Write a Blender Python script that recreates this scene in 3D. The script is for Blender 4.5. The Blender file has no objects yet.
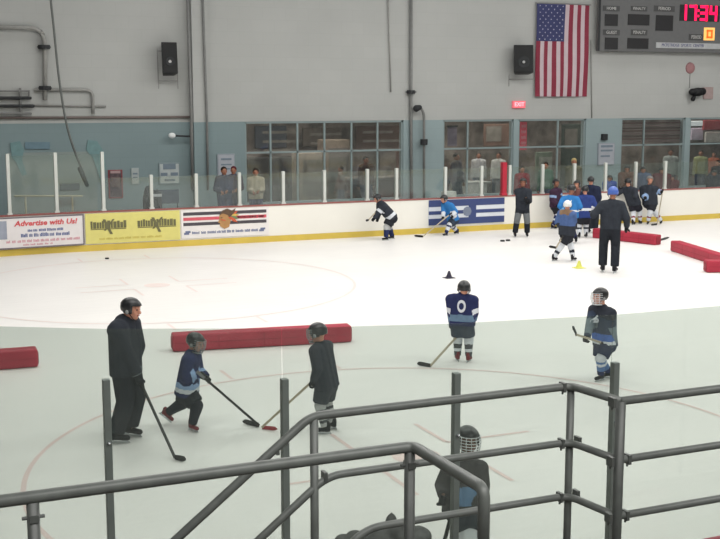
import bpy, math, random
from mathutils import Vector as V, Matrix, noise
from mathutils.bvhtree import BVHTree
random.seed(7)
COL = bpy.context.scene.collection
PI = math.pi
R_ = math.radians

# ---------------------------------------------------------------- camera
F_PX, HOR, CAM_H, YAW = 1150.0, 97.0, 4.3, R_(23.5)
PITCH = math.atan((269.5 - HOR) / F_PX)
FWD = V((math.sin(YAW) * math.cos(PITCH), math.cos(YAW) * math.cos(PITCH), -math.sin(PITCH)))
RGT = V((math.cos(YAW), -math.sin(YAW), 0))
UPV = RGT.cross(FWD)
FH = V((math.sin(YAW), math.cos(YAW), 0))
CAM = V((0, 0, CAM_H))
cam = bpy.data.objects.new('camera', bpy.data.cameras.new('camera'))
COL.objects.link(cam)
cam.location = CAM
cam.rotation_euler = (PI / 2 - PITCH, 0, -YAW)
cam.data.sensor_width = 36
cam.data.lens = F_PX / 720 * 36
cam.data.clip_end = 300
bpy.context.scene.camera = cam

def ray(px, py): return FWD + RGT * ((px - 360) / F_PX) - UPV * ((py - 269.5) / F_PX)
def onz(px, py, z=0.0):
    d = ray(px, py); return CAM + d * ((z - CAM_H) / d.z)
def ony(px, py, Y):
    d = ray(px, py); return CAM + d * (Y / d.y)
def atd(px, py, D):
    d = ray(px, py); return CAM + d * (D / d.dot(FH))

# ---------------------------------------------------------------- materials
def lin(v):
    v /= 255.0
    return v / 12.92 if v <= 0.04045 else ((v + 0.055) / 1.055) ** 2.4
MATS = {}
def mat(name, rgb, rough=0.7, var=0.08, scale=6.0, metal=0.0, emit=0.0, spec=0.3, bump=0.0):
    if name in MATS: return MATS[name]
    m = bpy.data.materials.new(name); m.use_nodes = True
    nt = m.node_tree; b = nt.nodes['Principled BSDF']
    c = [lin(x) for x in rgb]
    tc = nt.nodes.new('ShaderNodeTexCoord'); nz = nt.nodes.new('ShaderNodeTexNoise')
    nz.inputs['Scale'].default_value = scale; nz.inputs['Detail'].default_value = 3
    nt.links.new(tc.outputs['Object'], nz.inputs['Vector'])
    cr = nt.nodes.new('ShaderNodeValToRGB')
    cr.color_ramp.elements[0].position = 0.3; cr.color_ramp.elements[1].position = 0.7
    cr.color_ramp.elements[0].color = (*[x * (1 - var) for x in c], 1)
    cr.color_ramp.elements[1].color = (*[min(1, x * (1 + var)) for x in c], 1)
    nt.links.new(nz.outputs['Fac'], cr.inputs['Fac'])
    nt.links.new(cr.outputs['Color'], b.inputs['Base Color'])
    b.inputs['Roughness'].default_value = rough
    b.inputs['Metallic'].default_value = metal
    b.inputs['Specular IOR Level'].default_value = spec
    if emit:
        nt.links.new(cr.outputs['Color'], b.inputs['Emission Color'])
        b.inputs['Emission Strength'].default_value = emit
    if bump:
        bp = nt.nodes.new('ShaderNodeBump'); bp.inputs['Strength'].default_value = bump
        bp.inputs['Distance'].default_value = 0.02
        nt.links.new(nz.outputs['Fac'], bp.inputs['Height']); nt.links.new(bp.outputs['Normal'], b.inputs['Normal'])
    MATS[name] = m
    return m

def glass_mat(name, tint, haze=0.04, haze_rgb=(200, 210, 205), gloss=0.04):
    m = bpy.data.materials.new(name); m.use_nodes = True
    nt = m.node_tree; nt.nodes.clear()
    out = nt.nodes.new('ShaderNodeOutputMaterial')
    tr = nt.nodes.new('ShaderNodeBsdfTransparent'); tr.inputs['Color'].default_value = (*tint, 1)
    df = nt.nodes.new('ShaderNodeBsdfDiffuse'); df.inputs['Color'].default_value = (*[lin(x) for x in haze_rgb], 1)
    gl = nt.nodes.new('ShaderNodeBsdfGlossy'); gl.inputs['Roughness'].default_value = 0.05
    nz = nt.nodes.new('ShaderNodeTexNoise'); nz.inputs['Scale'].default_value = 1.5
    tc = nt.nodes.new('ShaderNodeTexCoord'); nt.links.new(tc.outputs['Object'], nz.inputs['Vector'])
    mr = nt.nodes.new('ShaderNodeMapRange'); mr.inputs['To Min'].default_value = haze * 0.6; mr.inputs['To Max'].default_value = haze * 1.4
    nt.links.new(nz.outputs['Fac'], mr.inputs['Value'])
    m1 = nt.nodes.new('ShaderNodeMixShader'); nt.links.new(mr.outputs[0], m1.inputs[0])
    nt.links.new(tr.outputs[0], m1.inputs[1]); nt.links.new(df.outputs[0], m1.inputs[2])
    m2 = nt.nodes.new('ShaderNodeMixShader'); m2.inputs[0].default_value = gloss
    nt.links.new(m1.outputs[0], m2.inputs[1]); nt.links.new(gl.outputs[0], m2.inputs[2])
    nt.links.new(m2.outputs[0], out.inputs['Surface'])
    return m

def wall_mat(name, rgb, lo=None):
    """painted block wall: faint courses, blotchy paint"""
    m = bpy.data.materials.new(name); m.use_nodes = True
    nt = m.node_tree; b = nt.nodes['Principled BSDF']; b.inputs['Roughness'].default_value = 0.75
    b.inputs['Specular IOR Level'].default_value = 0.2
    c = [lin(x) for x in rgb]
    geo = nt.nodes.new('ShaderNodeNewGeometry')
    mp = nt.nodes.new('ShaderNodeMapping'); mp.inputs['Rotation'].default_value = (PI / 2, 0, 0)
    nt.links.new(geo.outputs['Position'], mp.inputs['Vector'])
    br = nt.nodes.new('ShaderNodeTexBrick')
    br.inputs['Scale'].default_value = 1.0; br.inputs['Brick Width'].default_value = 0.8; br.inputs['Row Height'].default_value = 0.4
    br.inputs['Mortar Size'].default_value = 0.012; br.inputs['Mortar Smooth'].default_value = 0.6
    br.inputs['Color1'].default_value = (*c, 1); br.inputs['Color2'].default_value = (*[x * 0.98 for x in c], 1)
    br.inputs['Mortar'].default_value = (*[x * 0.95 for x in c], 1)
    nt.links.new(mp.outputs[0], br.inputs['Vector'])
    nz = nt.nodes.new('ShaderNodeTexNoise'); nz.inputs['Scale'].default_value = 0.35; nz.inputs['Detail'].default_value = 4
    nt.links.new(geo.outputs['Position'], nz.inputs['Vector'])
    mr = nt.nodes.new('ShaderNodeMapRange'); mr.inputs['To Min'].default_value = 0.88; mr.inputs['To Max'].default_value = 1.08
    nt.links.new(nz.outputs['Fac'], mr.inputs['Value'])
    mx = nt.nodes.new('ShaderNodeVectorMath'); mx.operation = 'SCALE'
    nt.links.new(br.outputs['Color'], mx.inputs[0]); nt.links.new(mr.outputs[0], mx.inputs['Scale'])
    nt.links.new(mx.outputs[0], b.inputs['Base Color'])
    return m

def ice_mat():
    m = bpy.data.materials.new('ice'); m.use_nodes = True
    nt = m.node_tree; b = nt.nodes['Principled BSDF']
    geo = nt.nodes.new('ShaderNodeNewGeometry')
    nz = nt.nodes.new('ShaderNodeTexNoise'); nz.inputs['Scale'].default_value = 0.5; nz.inputs['Detail'].default_value = 6
    nt.links.new(geo.outputs['Position'], nz.inputs['Vector'])
    mp = nt.nodes.new('ShaderNodeMapping'); mp.inputs['Scale'].default_value = (1.0, 14.0, 1); mp.inputs['Rotation'].default_value = (0, 0, 0.5)
    n2 = nt.nodes.new('ShaderNodeTexNoise'); n2.inputs['Scale'].default_value = 0.9; n2.inputs['Detail'].default_value = 5
    nt.links.new(geo.outputs['Position'], mp.inputs[0]); nt.links.new(mp.outputs[0], n2.inputs['Vector'])
    ad = nt.nodes.new('ShaderNodeMath'); ad.operation = 'ADD'
    nt.links.new(nz.outputs['Fac'], ad.inputs[0]); nt.links.new(n2.outputs['Fac'], ad.inputs[1])
    mr = nt.nodes.new('ShaderNodeMapRange'); mr.inputs['From Min'].default_value = 0.6; mr.inputs['From Max'].default_value = 1.4
    nt.links.new(ad.outputs[0], mr.inputs['Value'])
    cr = nt.nodes.new('ShaderNodeValToRGB')
    cr.color_ramp.elements[0].color = (0.76, 0.745, 0.73, 1); cr.color_ramp.elements[1].color = (0.84, 0.822, 0.80, 1)
    nt.links.new(mr.outputs[0], cr.inputs[0]); nt.links.new(cr.outputs[0], b.inputs['Base Color'])
    b.inputs['Roughness'].default_value = 0.42; b.inputs['Specular IOR Level'].default_value = 0.25
    return m

ICE = ice_mat()
WHITE_WALL = wall_mat('white_block_wall', (178, 180, 178))
BLUE_WALL = wall_mat('blue_grey_block_wall', (132, 149, 152))
PIER = wall_mat('pale_blue_block_pier', (148, 164, 167))
RAIL = mat('grey_green_railing_paint', (92, 96, 93), 0.42, 0.12, 12, 0.0, spec=0.5)
RAILD = mat('dark_railing_paint', (74, 77, 75), 0.45, 0.12, 12, spec=0.5)
POST = mat('aluminium_post', (112, 119, 115), 0.45, 0.08, 10, 0.2)
POSTW = mat('white_glass_post', (196, 199, 194), 0.5, 0.03)
BOARD = mat('white_dasher_board', (232, 230, 222), 0.45, 0.02, 1.0)
KICK = mat('yellow_kick_plate', (208, 182, 84), 0.5, 0.06, 2)
CAPR = mat('rusty_red_cap_rail', (150, 92, 88), 0.6, 0.1)
BLACK = mat('black_plastic', (30, 31, 33), 0.5, 0.1)
DARK = mat('dark_grey', (52, 54, 56), 0.7, 0.1)
GREYM = mat('mid_grey_pipe', (128, 129, 127), 0.6, 0.1)
REDPAD = mat('red_vinyl_pad', (166, 48, 66), 0.5, 0.1, 2.5, bump=0.1)
REDPAD2 = mat('dark_red_vinyl_seam', (140, 36, 52), 0.55, 0.1)
SKIN = mat('skin', (196, 142, 120), 0.6, 0.06, 20)
SKIN2 = mat('tan_skin', (150, 104, 84), 0.6, 0.06, 20)
STEEL = mat('skate_steel', (190, 195, 198), 0.25, 0.03, metal=0.8)
WOOD = mat('stick_wood', (176, 166, 146), 0.5, 0.1)
CARB = mat('black_stick', (38, 38, 38), 0.4, 0.1)
LIPS = mat('lips', (140, 76, 70), 0.6)
EYEW = mat('eye_dark', (35, 28, 26), 0.3)
FOAM = mat('concrete_floor', (112, 110, 106), 0.8, 0.1, 2)
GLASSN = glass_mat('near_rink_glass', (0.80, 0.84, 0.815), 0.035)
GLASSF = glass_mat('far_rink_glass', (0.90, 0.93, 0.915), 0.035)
PANE = glass_mat('lobby_pane', (0.84, 0.85, 0.84), 0.07, (120, 128, 130), 0.07)

# ---------------------------------------------------------------- mesh buffers
class MB:
    def __init__(s): s.v = []; s.f = []; s.m = []; s.tags = []
    def add(s, vs, fs, mi=0):
        o = len(s.v); s.v += [V(p) for p in vs]; s.f += [[o + i for i in f] for f in fs]; s.m += [mi] * len(fs)
    def box(s, lo, hi, mi=0, M=None):
        x0, y0, z0 = lo; x1, y1, z1 = hi
        vs = [V(p) for p in ((x0,y0,z0),(x1,y0,z0),(x1,y1,z0),(x0,y1,z0),(x0,y0,z1),(x1,y0,z1),(x1,y1,z1),(x0,y1,z1))]
        if M is not None: vs = [M @ p for p in vs]
        s.add(vs, [(0,3,2,1),(4,5,6,7),(0,1,5,4),(1,2,6,5),(2,3,7,6),(3,0,4,7)], mi)
    def cap(s, a, ra, b=None, rb=None, seg=12, flat0=False, flat1=False, mi=0):
        """tapered capsule from a to b"""
        a = V(a); b = V(b) if b is not None else a + V((0, 0, 1e-4)); rb = ra if rb is None else rb
        ax = b - a
        if ax.length < 1e-6: ax = V((0, 0, 1e-4))
        d = ax.normalized(); q = d.to_track_quat('Z', 'Y').to_matrix()
        L = ax.length; prof = []
        n = 4
        if flat0: prof += [(0, 0.0), (0, ra)]
        else: prof += [(-ra * math.cos(i * PI / 2 / n), ra * math.sin(i * PI / 2 / n)) for i in range(n + 1)]
        if flat1: prof += [(L, rb), (L, 0.0)]
        else: prof += [(L + rb * math.sin(i * PI / 2 / n), rb * math.cos(i * PI / 2 / n)) for i in range(n + 1)]
        s.lathe(a, q, prof, seg, mi)
    def lathe(s, o, q, prof, seg=16, mi=0, sx=1.0, sy=1.0):
        o = V(o); vs = []; fs = []; rings = []
        for (z, r) in prof:
            if abs(r) < 1e-6: rings.append([len(vs)]); vs.append(o + q @ V((0, 0, z)))
            else:
                rings.append(list(range(len(vs), len(vs) + seg)))
                for k in range(seg):
                    t = 2 * PI * k / seg; vs.append(o + q @ V((r * math.cos(t) * sx, r * math.sin(t) * sy, z)))
        for A, B in zip(rings, rings[1:]):
            if len(A) == 1 and len(B) == 1: continue
            if len(A) == 1: fs += [(A[0], B[(k + 1) % seg], B[k])[::-1] for k in range(seg)]
            elif len(B) == 1: fs += [(A[k], A[(k + 1) % seg], B[0]) for k in range(seg)]
            else: fs += [(A[k], A[(k + 1) % seg], B[(k + 1) % seg], B[k]) for k in range(seg)]
        s.add(vs, fs, mi)
    def ell(s, c, r, q=None, seg=14, mi=0):
        q = q if q is not None else Matrix.Identity(3)
        n = 9; prof = [(-math.cos(i * PI / n), math.sin(i * PI / n)) for i in range(n + 1)]
        prof[0] = (-1, 0); prof[-1] = (1, 0)
        S = Matrix.Diagonal(V(r)); s.lathe(c, q @ S, prof, seg, mi)
    def tube(s, pts, r, seg=10, mi=0, closed=False):
        pts = [V(p) for p in pts]; n = len(pts); vs = []; fs = []
        up = None
        for i, p in enumerate(pts):
            if closed: t = pts[(i + 1) % n] - pts[i - 1]
            else: t = pts[min(i + 1, n - 1)] - pts[max(i - 1, 0)]
            t.normalize()
            if up is None: up = t.orthogonal().normalized()
            up = (up - t * up.dot(t)).normalized(); sd = t.cross(up)
            rr = r[i] if isinstance(r, (list, tuple)) else r
            for k in range(seg):
                a = 2 * PI * k / seg; vs.append(p + up * (rr * math.cos(a)) + sd * (rr * math.sin(a)))
        for i in range(n if closed else n - 1):
            j = (i + 1) % n
            fs += [(i*seg+k, i*seg+(k+1)%seg, j*seg+(k+1)%seg, j*seg+k) for k in range(seg)]
        if not closed:
            fs.append(tuple(range(seg))[::-1]); fs.append(tuple((n-1)*seg + k for k in range(seg)))
        s.add(vs, fs, mi)
    def mesh(s, name):
        me = bpy.data.meshes.new(name); me.from_pydata([tuple(p) for p in s.v], [], s.f)
        me.polygons.foreach_set('material_index', s.m); me.update(); return me
    def build(s, name, mats, parent=None, smooth=False, origin=None, bevel=0, **tags):
        if origin is not None:
            for p in s.v: p -= V(origin)
        me = s.mesh(name)
        for mm in (mats if isinstance(mats, (list, tuple)) else [mats]): me.materials.append(mm)
        if smooth: me.polygons.foreach_set('use_smooth', [True] * len(me.polygons))
        o = bpy.data.objects.new(name, me); COL.objects.link(o)
        if origin is not None and parent is None: o.location = origin
        if parent is not None: o.parent = parent
        if bevel:
            b = o.modifiers.new('bevel', 'BEVEL'); b.width = bevel; b.segments = 3; b.limit_method = 'ANGLE'
        for k, v in tags.items():
            if v: o[k] = v
        return o

def empty(name, loc, label=None, category=None, group=None, kind=None):
    o = bpy.data.objects.new(name, None); COL.objects.link(o); o.location = loc; o.empty_display_size = 0.1
    if label: o['label'] = label
    if category: o['category'] = category
    if group: o['group'] = group
    if kind: o['kind'] = kind
    return o

def text_mb(body, size, loc, xdir=(1, 0, 0), up=(0, 0, 1), depth=0.004, align='CENTER', sx=1.0, mb=None, mi=0, shear=0.0, bold=0.0):
    cu = bpy.data.curves.new('lettering', 'FONT'); cu.body = body; cu.size = size; cu.align_x = align; cu.align_y = 'CENTER'
    cu.extrude = depth; cu.shear = shear; cu.offset = bold; cu.resolution_u = 2
    o = bpy.data.objects.new('lettering', cu); COL.objects.link(o)
    dg = bpy.context.evaluated_depsgraph_get()
    me = bpy.data.meshes.new_from_object(o.evaluated_get(dg))
    xd = V(xdir).normalized(); u = V(up).normalized(); nn = xd.cross(u)
    vs = [V(loc) + xd * (v.co.x * sx) + u * v.co.y + nn * v.co.z for v in me.vertices]
    fs = [tuple(p.vertices) for p in me.polygons]
    bpy.data.objects.remove(o); bpy.data.curves.remove(cu); bpy.data.meshes.remove(me)
    mb = mb or MB(); mb.add(vs, fs, mi); return mb

def remesh(mb, name, voxel, smooth=2):
    me = mb.mesh('tmp'); o = bpy.data.objects.new('tmp', me); COL.objects.link(o)
    r = o.modifiers.new('r', 'REMESH'); r.mode = 'VOXEL'; r.voxel_size = voxel; r.use_smooth_shade = True
    if smooth:
        s = o.modifiers.new('s', 'SMOOTH'); s.factor = 0.5; s.iterations = smooth
    dg = bpy.context.evaluated_depsgraph_get()
    out = bpy.data.meshes.new_from_object(o.evaluated_get(dg)); out.name = name
    bpy.data.objects.remove(o); bpy.data.meshes.remove(me)
    out.polygons.foreach_set('use_smooth', [True] * len(out.polygons))
    return out

def obj_from(me, name, mats, parent, classify=None):
    me.materials.clear()
    for m in mats: me.materials.append(m)
    if classify:
        idx = [classify(p.center) for p in me.polygons]
        me.polygons.foreach_set('material_index', idx)
    o = bpy.data.objects.new(name, me); COL.objects.link(o)
    if parent is not None: o.parent = parent
    return o

# ================================================================ THE SETTING
YB = 32.5            # far boards
YW = 36.5            # back wall
RC = 8.5
# rink outline: near side, rounded corner, end, rounded corner, far side
CX = 5.1; XE = CX - RC
YN = 6.1
def outline(off=0.0):
    """points of the rink edge, offset outwards by off"""
    pts = [V((42, YN - off, 0))]
    x = 40
    while x > CX: pts.append(V((x, YN - off, 0))); x -= 2.5
    r = RC + off
    for k in range(25):
        a = -PI / 2 - k * PI / 2 / 24; pts.append(V((CX + r * math.cos(a), YN + RC + r * math.sin(a), 0)))
    for k in range(25):
        a = PI - k * PI / 2 / 24; pts.append(V((CX + r * math.cos(a), YB - RC + r * math.sin(a), 0)))
    x = CX + 2.5
    while x < 42: pts.append(V((x, YB + off, 0))); x += 2.5
    pts.append(V((42, YB + off, 0)))
    return pts
def strip(name, o0, o1, z0, z1, m, **t):
    A = outline(o0); B = outline(o1); n = len(A); mb = MB(); vs = []
    for a, b in zip(A, B): vs += [V((a.x, a.y, z0)), V((a.x, a.y, z1)), V((b.x, b.y, z1)), V((b.x, b.y, z0))]
    fs = []
    for i in range(n - 1):
        for k in range(4): fs.append((4*i+k, 4*i+(k+1)%4, 4*i+4+(k+1)%4, 4*i+4+k))
    fs += [(0,1,2,3), (4*n-1, 4*n-2, 4*n-3, 4*n-4)]
    mb.add(vs, fs); return mb.build(name, m, **t)

mb = MB(); A = outline(0.05); mb.add([V((p.x, p.y, 0)) for p in A], [tuple(range(len(A)))[::-1]])
mb.build('floor_ice', ICE, kind='structure')
strip('wall_boards', 0.0, 0.10, 0.18, 1.08, BOARD, kind='structure')
strip('trim_kick_plate', -0.012, 0.09, -0.02, 0.18, KICK, kind='structure')
strip('trim_cap_rail', -0.015, 0.13, 1.08, 1.12, CAPR, kind='structure')

# ice paint
PINK = mat('faded_red_ice_paint', (226, 204, 200), 0.5, 0.05, 2)
PINK2 = mat('faded_red_ice_line', (226, 190, 188), 0.5, 0.08, 2)
def ring(mb, c, r, w, z=0.004, seg=96):
    vs = []; fs = []
    for k in range(seg):
        a = 2 * PI * k / seg
        for rr in (r - w / 2, r + w / 2): vs.append(V((c[0] + rr * math.cos(a), c[1] + rr * math.sin(a), z)))
    for k in range(seg):
        j = (k + 1) % seg; fs.append((2*k, 2*k+1, 2*j+1, 2*j))
    mb.add(vs, fs)
def bar(mb, x0, y0, x1, y1, z=0.004): mb.add([V((x0,y0,z)), V((x1,y0,z)), V((x1,y1,z)), V((x0,y1,z))], [(0,1,2,3)])
for (c, nm) in (((5.98, 12.05), 'trim_1'), ((6.15, 25.9), 'trim_2')):
    mb = MB(); ring(mb, c, 4.57, 0.06)
    vs = [V((c[0] + .3 * math.cos(k * PI / 12), c[1] + .3 * math.sin(k * PI / 12), .004)) for k in range(24)]
    mb.add(vs, [tuple(range(24))])
    for sx in (-1, 1):
        for sy in (-1, 1):
            x = c[0] + sx * 0.6; y = c[1] + sy * 0.35
            bar(mb, min(x, x + sx * 1.2), y - .03, max(x, x + sx * 1.2), y + .03)
            bar(mb, x - .03, min(y, y + sy * .9), x + .03, max(y, y + sy * .9))
        for d in (-.9, .9):
            x = c[0] + d; y0 = c[1] + sx * 4.57; y1 = c[1] + sx * 5.2
            bar(mb, x - .03, min(y0, y1), x + .03, max(y0, y1))
    mb.build('faceoff_circle', PINK if nm == 'trim_1' else mat('very_faded_red_ice_paint', (230, 216, 212), .5, .04, 2), kind='structure')
mb = MB(); bar(mb, 30.0, YN + .05, 30.3, YB - .05); mb.build('trim_3', mat('faded_blue_line', (170, 180, 214), .5), kind='structure')

# back building wall, with windows into the lobby
ZT = 3.5
def wx(px): return ony(px, 150, YW).x
WINS = [(wx(245), wx(403)), (wx(443), wx(513)), (wx(518), wx(585)), (wx(620.5), wx(684)), (wx(689), wx(760)), (wx(770), wx(860))]
mb = MB(); mb.box((-14, YW, ZT), (44, YW + .3, 9.6)); mb.build('wall_back_upper', WHITE_WALL, kind='structure')
edges = [-14] + [e for w in WINS for e in w] + [44]
mb = MB(); mp_ = MB()
for i in range(0, len(edges), 2):
    (mb if i == 0 else mp_).box((edges[i], YW - .02, 0.0), (edges[i + 1], YW + .3, ZT))
mb.build('wall_back_lower', BLUE_WALL, kind='structure'); mp_.build('wall_back_piers', PIER, kind='structure')
mb = MB()
for a, b in WINS: mb.box((a, YW - .02, 0), (b, YW + .28, 0.75))
mb.build('wall_back_sill', BLUE_WALL, kind='structure')
FRAME = mat('grey_window_frame', (136, 150, 152), .5, .05)
cols = {0: [271, 298, 325, 352, 378], 1: [468], 2: [558], 3: [644], 4: [725], 5: [815]}
for i, (a, b) in enumerate(WINS):
    mb = MB(); w = .03
    mb.box((a, YW + .02, .75), (a + .06, YW + .12, ZT)); mb.box((b - .06, YW + .02, .75), (b, YW + .12, ZT))
    mb.box((a, YW + .02, ZT - .07), (b, YW + .12, ZT)); mb.box((a, YW + .0, .75), (b, YW + .14, .82))
    mb.box((a, YW + .03, 2.44), (b, YW + .10, 2.50))
    for px in cols[i]: x = wx(px); mb.box((x - w, YW + .03, .8), (x + w, YW + .10, ZT))
    f = mb.build('window_%d' % (i + 1), FRAME, kind='structure')
    mb = MB(); mb.box((a + .03, YW + .055, .8), (b - .03, YW + .07, ZT - .03)); mb.build('pane', PANE, f)

# walkway behind the boards, lobby behind the windows
mb = MB(); mb.box((-14, YB + .16, -.05), (44, YW, .2)); mb.build('floor_walkway', mat('rubber_floor', (70, 72, 72), .9), kind='structure')
mb = MB(); mb.box((8, YW + .3, 0), (44, YW + 6.2, .2)); mb.build('floor_lobby', mat('lobby_floor', (96, 88, 80), .6), kind='structure')
def lobby_mat():
    m = mat('lobby_wall', (128, 120, 114), .9, .6, 1.6); return m
mb = MB(); mb.box((8, YW + 6.0, .2), (44, YW + 6.2, 4.2)); mb.box((8, YW + .3, .2), (8.2, YW + 6, 4.2)); mb.build('wall_lobby', lobby_mat(), kind='structure')
mb = MB(); mb.box((8, YW + .3, 4.0), (44, YW + 6.2, 4.2)); mb.build('ceiling_lobby', mat('lobby_ceiling', (120, 118, 112), .9), kind='structure')
# room shell
mb = MB(); mb.box((-14, -6, 9.6), (44, YW + .3, 9.8)); mb.build('ceiling', mat('arena_ceiling', (150, 150, 146), .9), kind='structure')
mb = MB(); mb.box((-14.2, -6, -.1), (-14, YW + .3, 9.8)); mb.build('wall_left', WHITE_WALL, kind='structure')
mb = MB(); mb.box((44, -6, -.1), (44.2, YW + .3, 9.8)); mb.build('wall_right', WHITE_WALL, kind='structure')
mb = MB(); mb.box((-14, -6.2, -.1), (44, -6, 9.8)); mb.build('wall_front', WHITE_WALL, kind='structure')
mb = MB(); mb.box((-14, -6, -.2), (44, YW + 6.2, -.06)); mb.build('floor', FOAM, kind='structure')
# pilaster on the wall and thin pipes
mb = MB(); a, b = ony(190, 60, YW).x, ony(205.5, 60, YW).x
mb.box((a, YW - .28, ZT), (b, YW, 9.6)); mb.build('wall_back_pilaster', WHITE_WALL, kind='structure')
mb = MB(); mb.box((a, YW - .28, .2), (b, YW - .02, ZT)); mb.build('wall_back_pilaster_base', BLUE_WALL, kind='structure')

# stands under the railings (below the frame)
CONC = FOAM
mb = MB(); mb.box((3.58, 3.2, 0), (9.5, 4.98, 1.3)); mb.box((2.0, 3.2, 0), (3.58, 5.36, 1.3)); mb.build('floor_stands_landing', CONC, kind='structure')
mb = MB()
for k in range(5): mb.box((2.0 - .3 * (k + 1), 4.66, 0), (2.0 - .3 * k, 5.36, 1.3 - .24 * (k + 1)))
mb.build('floor_stands_stair', CONC, kind='structure')
mb = MB(); mb.box((-6, 3.2, 0), (2.0, 4.66, 1.3)); mb.box((-6, 1.8, 0), (9.5, 3.2, 2.0)); mb.box((-6, -6, 0), (9.5, 1.8, 2.7)); mb.build('floor_stands_tiers', CONC, kind='structure')

# ================================================================ GLASS AND POSTS
def thing_glass():
    # near glass follows the corner arc; posts carry it
    def edge(x, off=.05):
        if x >= CX: return V((x, YN - off, 0))
        return V((x, YN + RC - math.sqrt((RC + off) ** 2 - (x - CX) ** 2), 0))
    xs = [-.95, -.35, .33]
    for px in (105.5, 284, 456, 614.5):
        x = 2.0
        for _ in range(12): x = ony(px, 372, edge(x).y - .035).x
        xs.append(x)
    k0, k1, k2, k3 = xs[3:]
    xs += [k3 + 1.12, k3 + 2.25, k3 + 3.4, k3 + 4.55]
    names = {k0: 'grey glass post in front of the coach in dark clothes', k1: 'grey glass post between the coach and the boy in the black jersey',
             k2: 'grey glass post in front of the child in the face cage', k3: 'grey glass post beside the railing corner at the right'}
    for i, x in enumerate(xs):
        p = edge(x); 
        if 1 <= i:
            q = edge(xs[i - 1]); d = (p - q).normalized(); nrm = V((-d.y, d.x, 0)); mb = MB()
            a = q + d * .0015; b = p - d * .0015
            vs = []
            for pt in (a, b):
                for s_ in (-.006, .006):
                    for z in (1.12, 2.9): vs.append(pt + nrm * s_ + V((0, 0, z)))
            mb.add(vs, [(0,1,3,2),(4,6,7,5),(0,4,5,1),(2,3,7,6),(1,5,7,3),(0,2,6,4)])
            mid = (a + b) / 2
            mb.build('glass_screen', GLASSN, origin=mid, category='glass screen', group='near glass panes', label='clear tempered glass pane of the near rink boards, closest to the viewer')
        mb = MB(); d2 = V((-math.sin(.0), 1, 0))
        o = p - V((0, .035, 0))
        mb.box((-.022, -.028, 1.12), (.022, .020, 2.595)); mb.box((-.05, -.036, 1.12), (.05, .026, 1.17))
        post = mb.build('glass_post', POST, category='glass post', bevel=.004, label=names.get(x, 'grey glass post of the near boards, outside the view'))
        if x not in names: post['group'] = 'near glass posts'
        post.location = o
        for z in (1.5, 2.2):
            mb = MB(); mb.cap((0, -.045, z), .010, (0, -.028, z), .010, seg=8); mb.build('bolt', STEEL, post)
    # seam above each post: polished pane edge
thing_glass()

far_posts = [(-9.4), (-8.1), -6.8, -5.5, -4.2, -2.9, -1.6, -.3, 1.1, 2.4, 3.70, 4.98, 6.27, 7.64, 8.96, 10.27, 11.64, 12.97, 14.4, 15.4, 17.12, 18.44, 19.49, 20.75, 22.0, 23.25, 24.5, 25.75, 27.1, 28.4, 29.7, 31.0, 32.3]
far_posts = [x for x in far_posts if x > 2.9]
def far_edge(x):
    if x >= CX: return V((x, YB + .06, 0))
    return V((x, YB - RC + math.sqrt((RC + .06) ** 2 - (x - CX) ** 2), 0))
for i, x in enumerate(far_posts):
    p = far_edge(x); tall = x < 6.4
    top = 2.76 if tall else 2.08
    if x < 26:
        mb = MB(); mb.box((-.045, -.05, 1.12), (.045, .05, top + .02)); mb.box((-.07, -.055, 1.12), (.07, .055, 1.17))
        o = mb.build('glass_post', POSTW, category='glass post', bevel=.006, group='white far glass posts',
                     label='tall white post holding the high glass at the left end' if tall else 'low white post holding the glass above the far boards')
        o.location = p
        o['group'] = 'tall white glass posts' if tall else 'low white glass posts'
    if i and x < 34:
        q = far_edge(far_posts[i - 1]); t2 = 2.72 if (x < 6.4) else 2.04
        d = (p - q).normalized(); a = q + d * .05; b = p - d * .05; nrm = V((-d.y, d.x, 0)); vs = []; mb = MB()
        for pt in (a, b):
            for s_ in (-.006, .006):
                for z in (1.125, t2): vs.append(pt + nrm * s_ + V((0, 0, z)))
        mb.add(vs, [(0,1,3,2),(4,6,7,5),(0,4,5,1),(2,3,7,6),(1,5,7,3),(0,2,6,4)])
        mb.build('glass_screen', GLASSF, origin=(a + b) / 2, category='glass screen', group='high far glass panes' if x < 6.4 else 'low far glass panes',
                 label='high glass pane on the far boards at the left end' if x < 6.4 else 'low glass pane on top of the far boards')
RP = mat('red_post_paint', (176, 44, 62), .5)
x = ony(504.5, 180, YB).x
mb = MB(); mb.box((-.08, -.09, 1.12), (.08, .09, 2.2)); mb.box((-.1, -.1, 1.12), (.1, .1, 1.2))
o = mb.build('gate_post', RP, category='post', label='red padded post on top of the boards right of the blue striped banner', bevel=.02); o.location = (x, YB + .06, 0)

# ================================================================ RAILINGS
ZR = 2.70
RS = .025
def arc(p, a, b, r, n=6):
    """rounded corner at p between directions to a and b"""
    p, a, b = V(p), V(a), V(b); da = (a - p).normalized(); db = (b - p).normalized()
    s_ = p + da * r; e = p + db * r
    return [(s_ * (1 - t) ** 2 + p * 2 * t * (1 - t) + e * t * t) for t in [k / n for k in range(n + 1)]]
def path(pts, r=.08):
    out = [V(pts[0])]
    for i in range(1, len(pts) - 1): out += arc(pts[i], pts[i - 1], pts[i + 1], r)
    return out + [V(pts[-1])]
def clamp(mb, p, ax='x', s_=.02):
    p = V(p); mb.box((p.x - .012, p.y - .036, p.z - .045), (p.x + .012, p.y + .036, p.z + .045))
    mb.cap((p.x - .03, p.y, p.z - .05), .009, (p.x + .03, p.y, p.z - .05), .009, seg=8)

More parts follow.
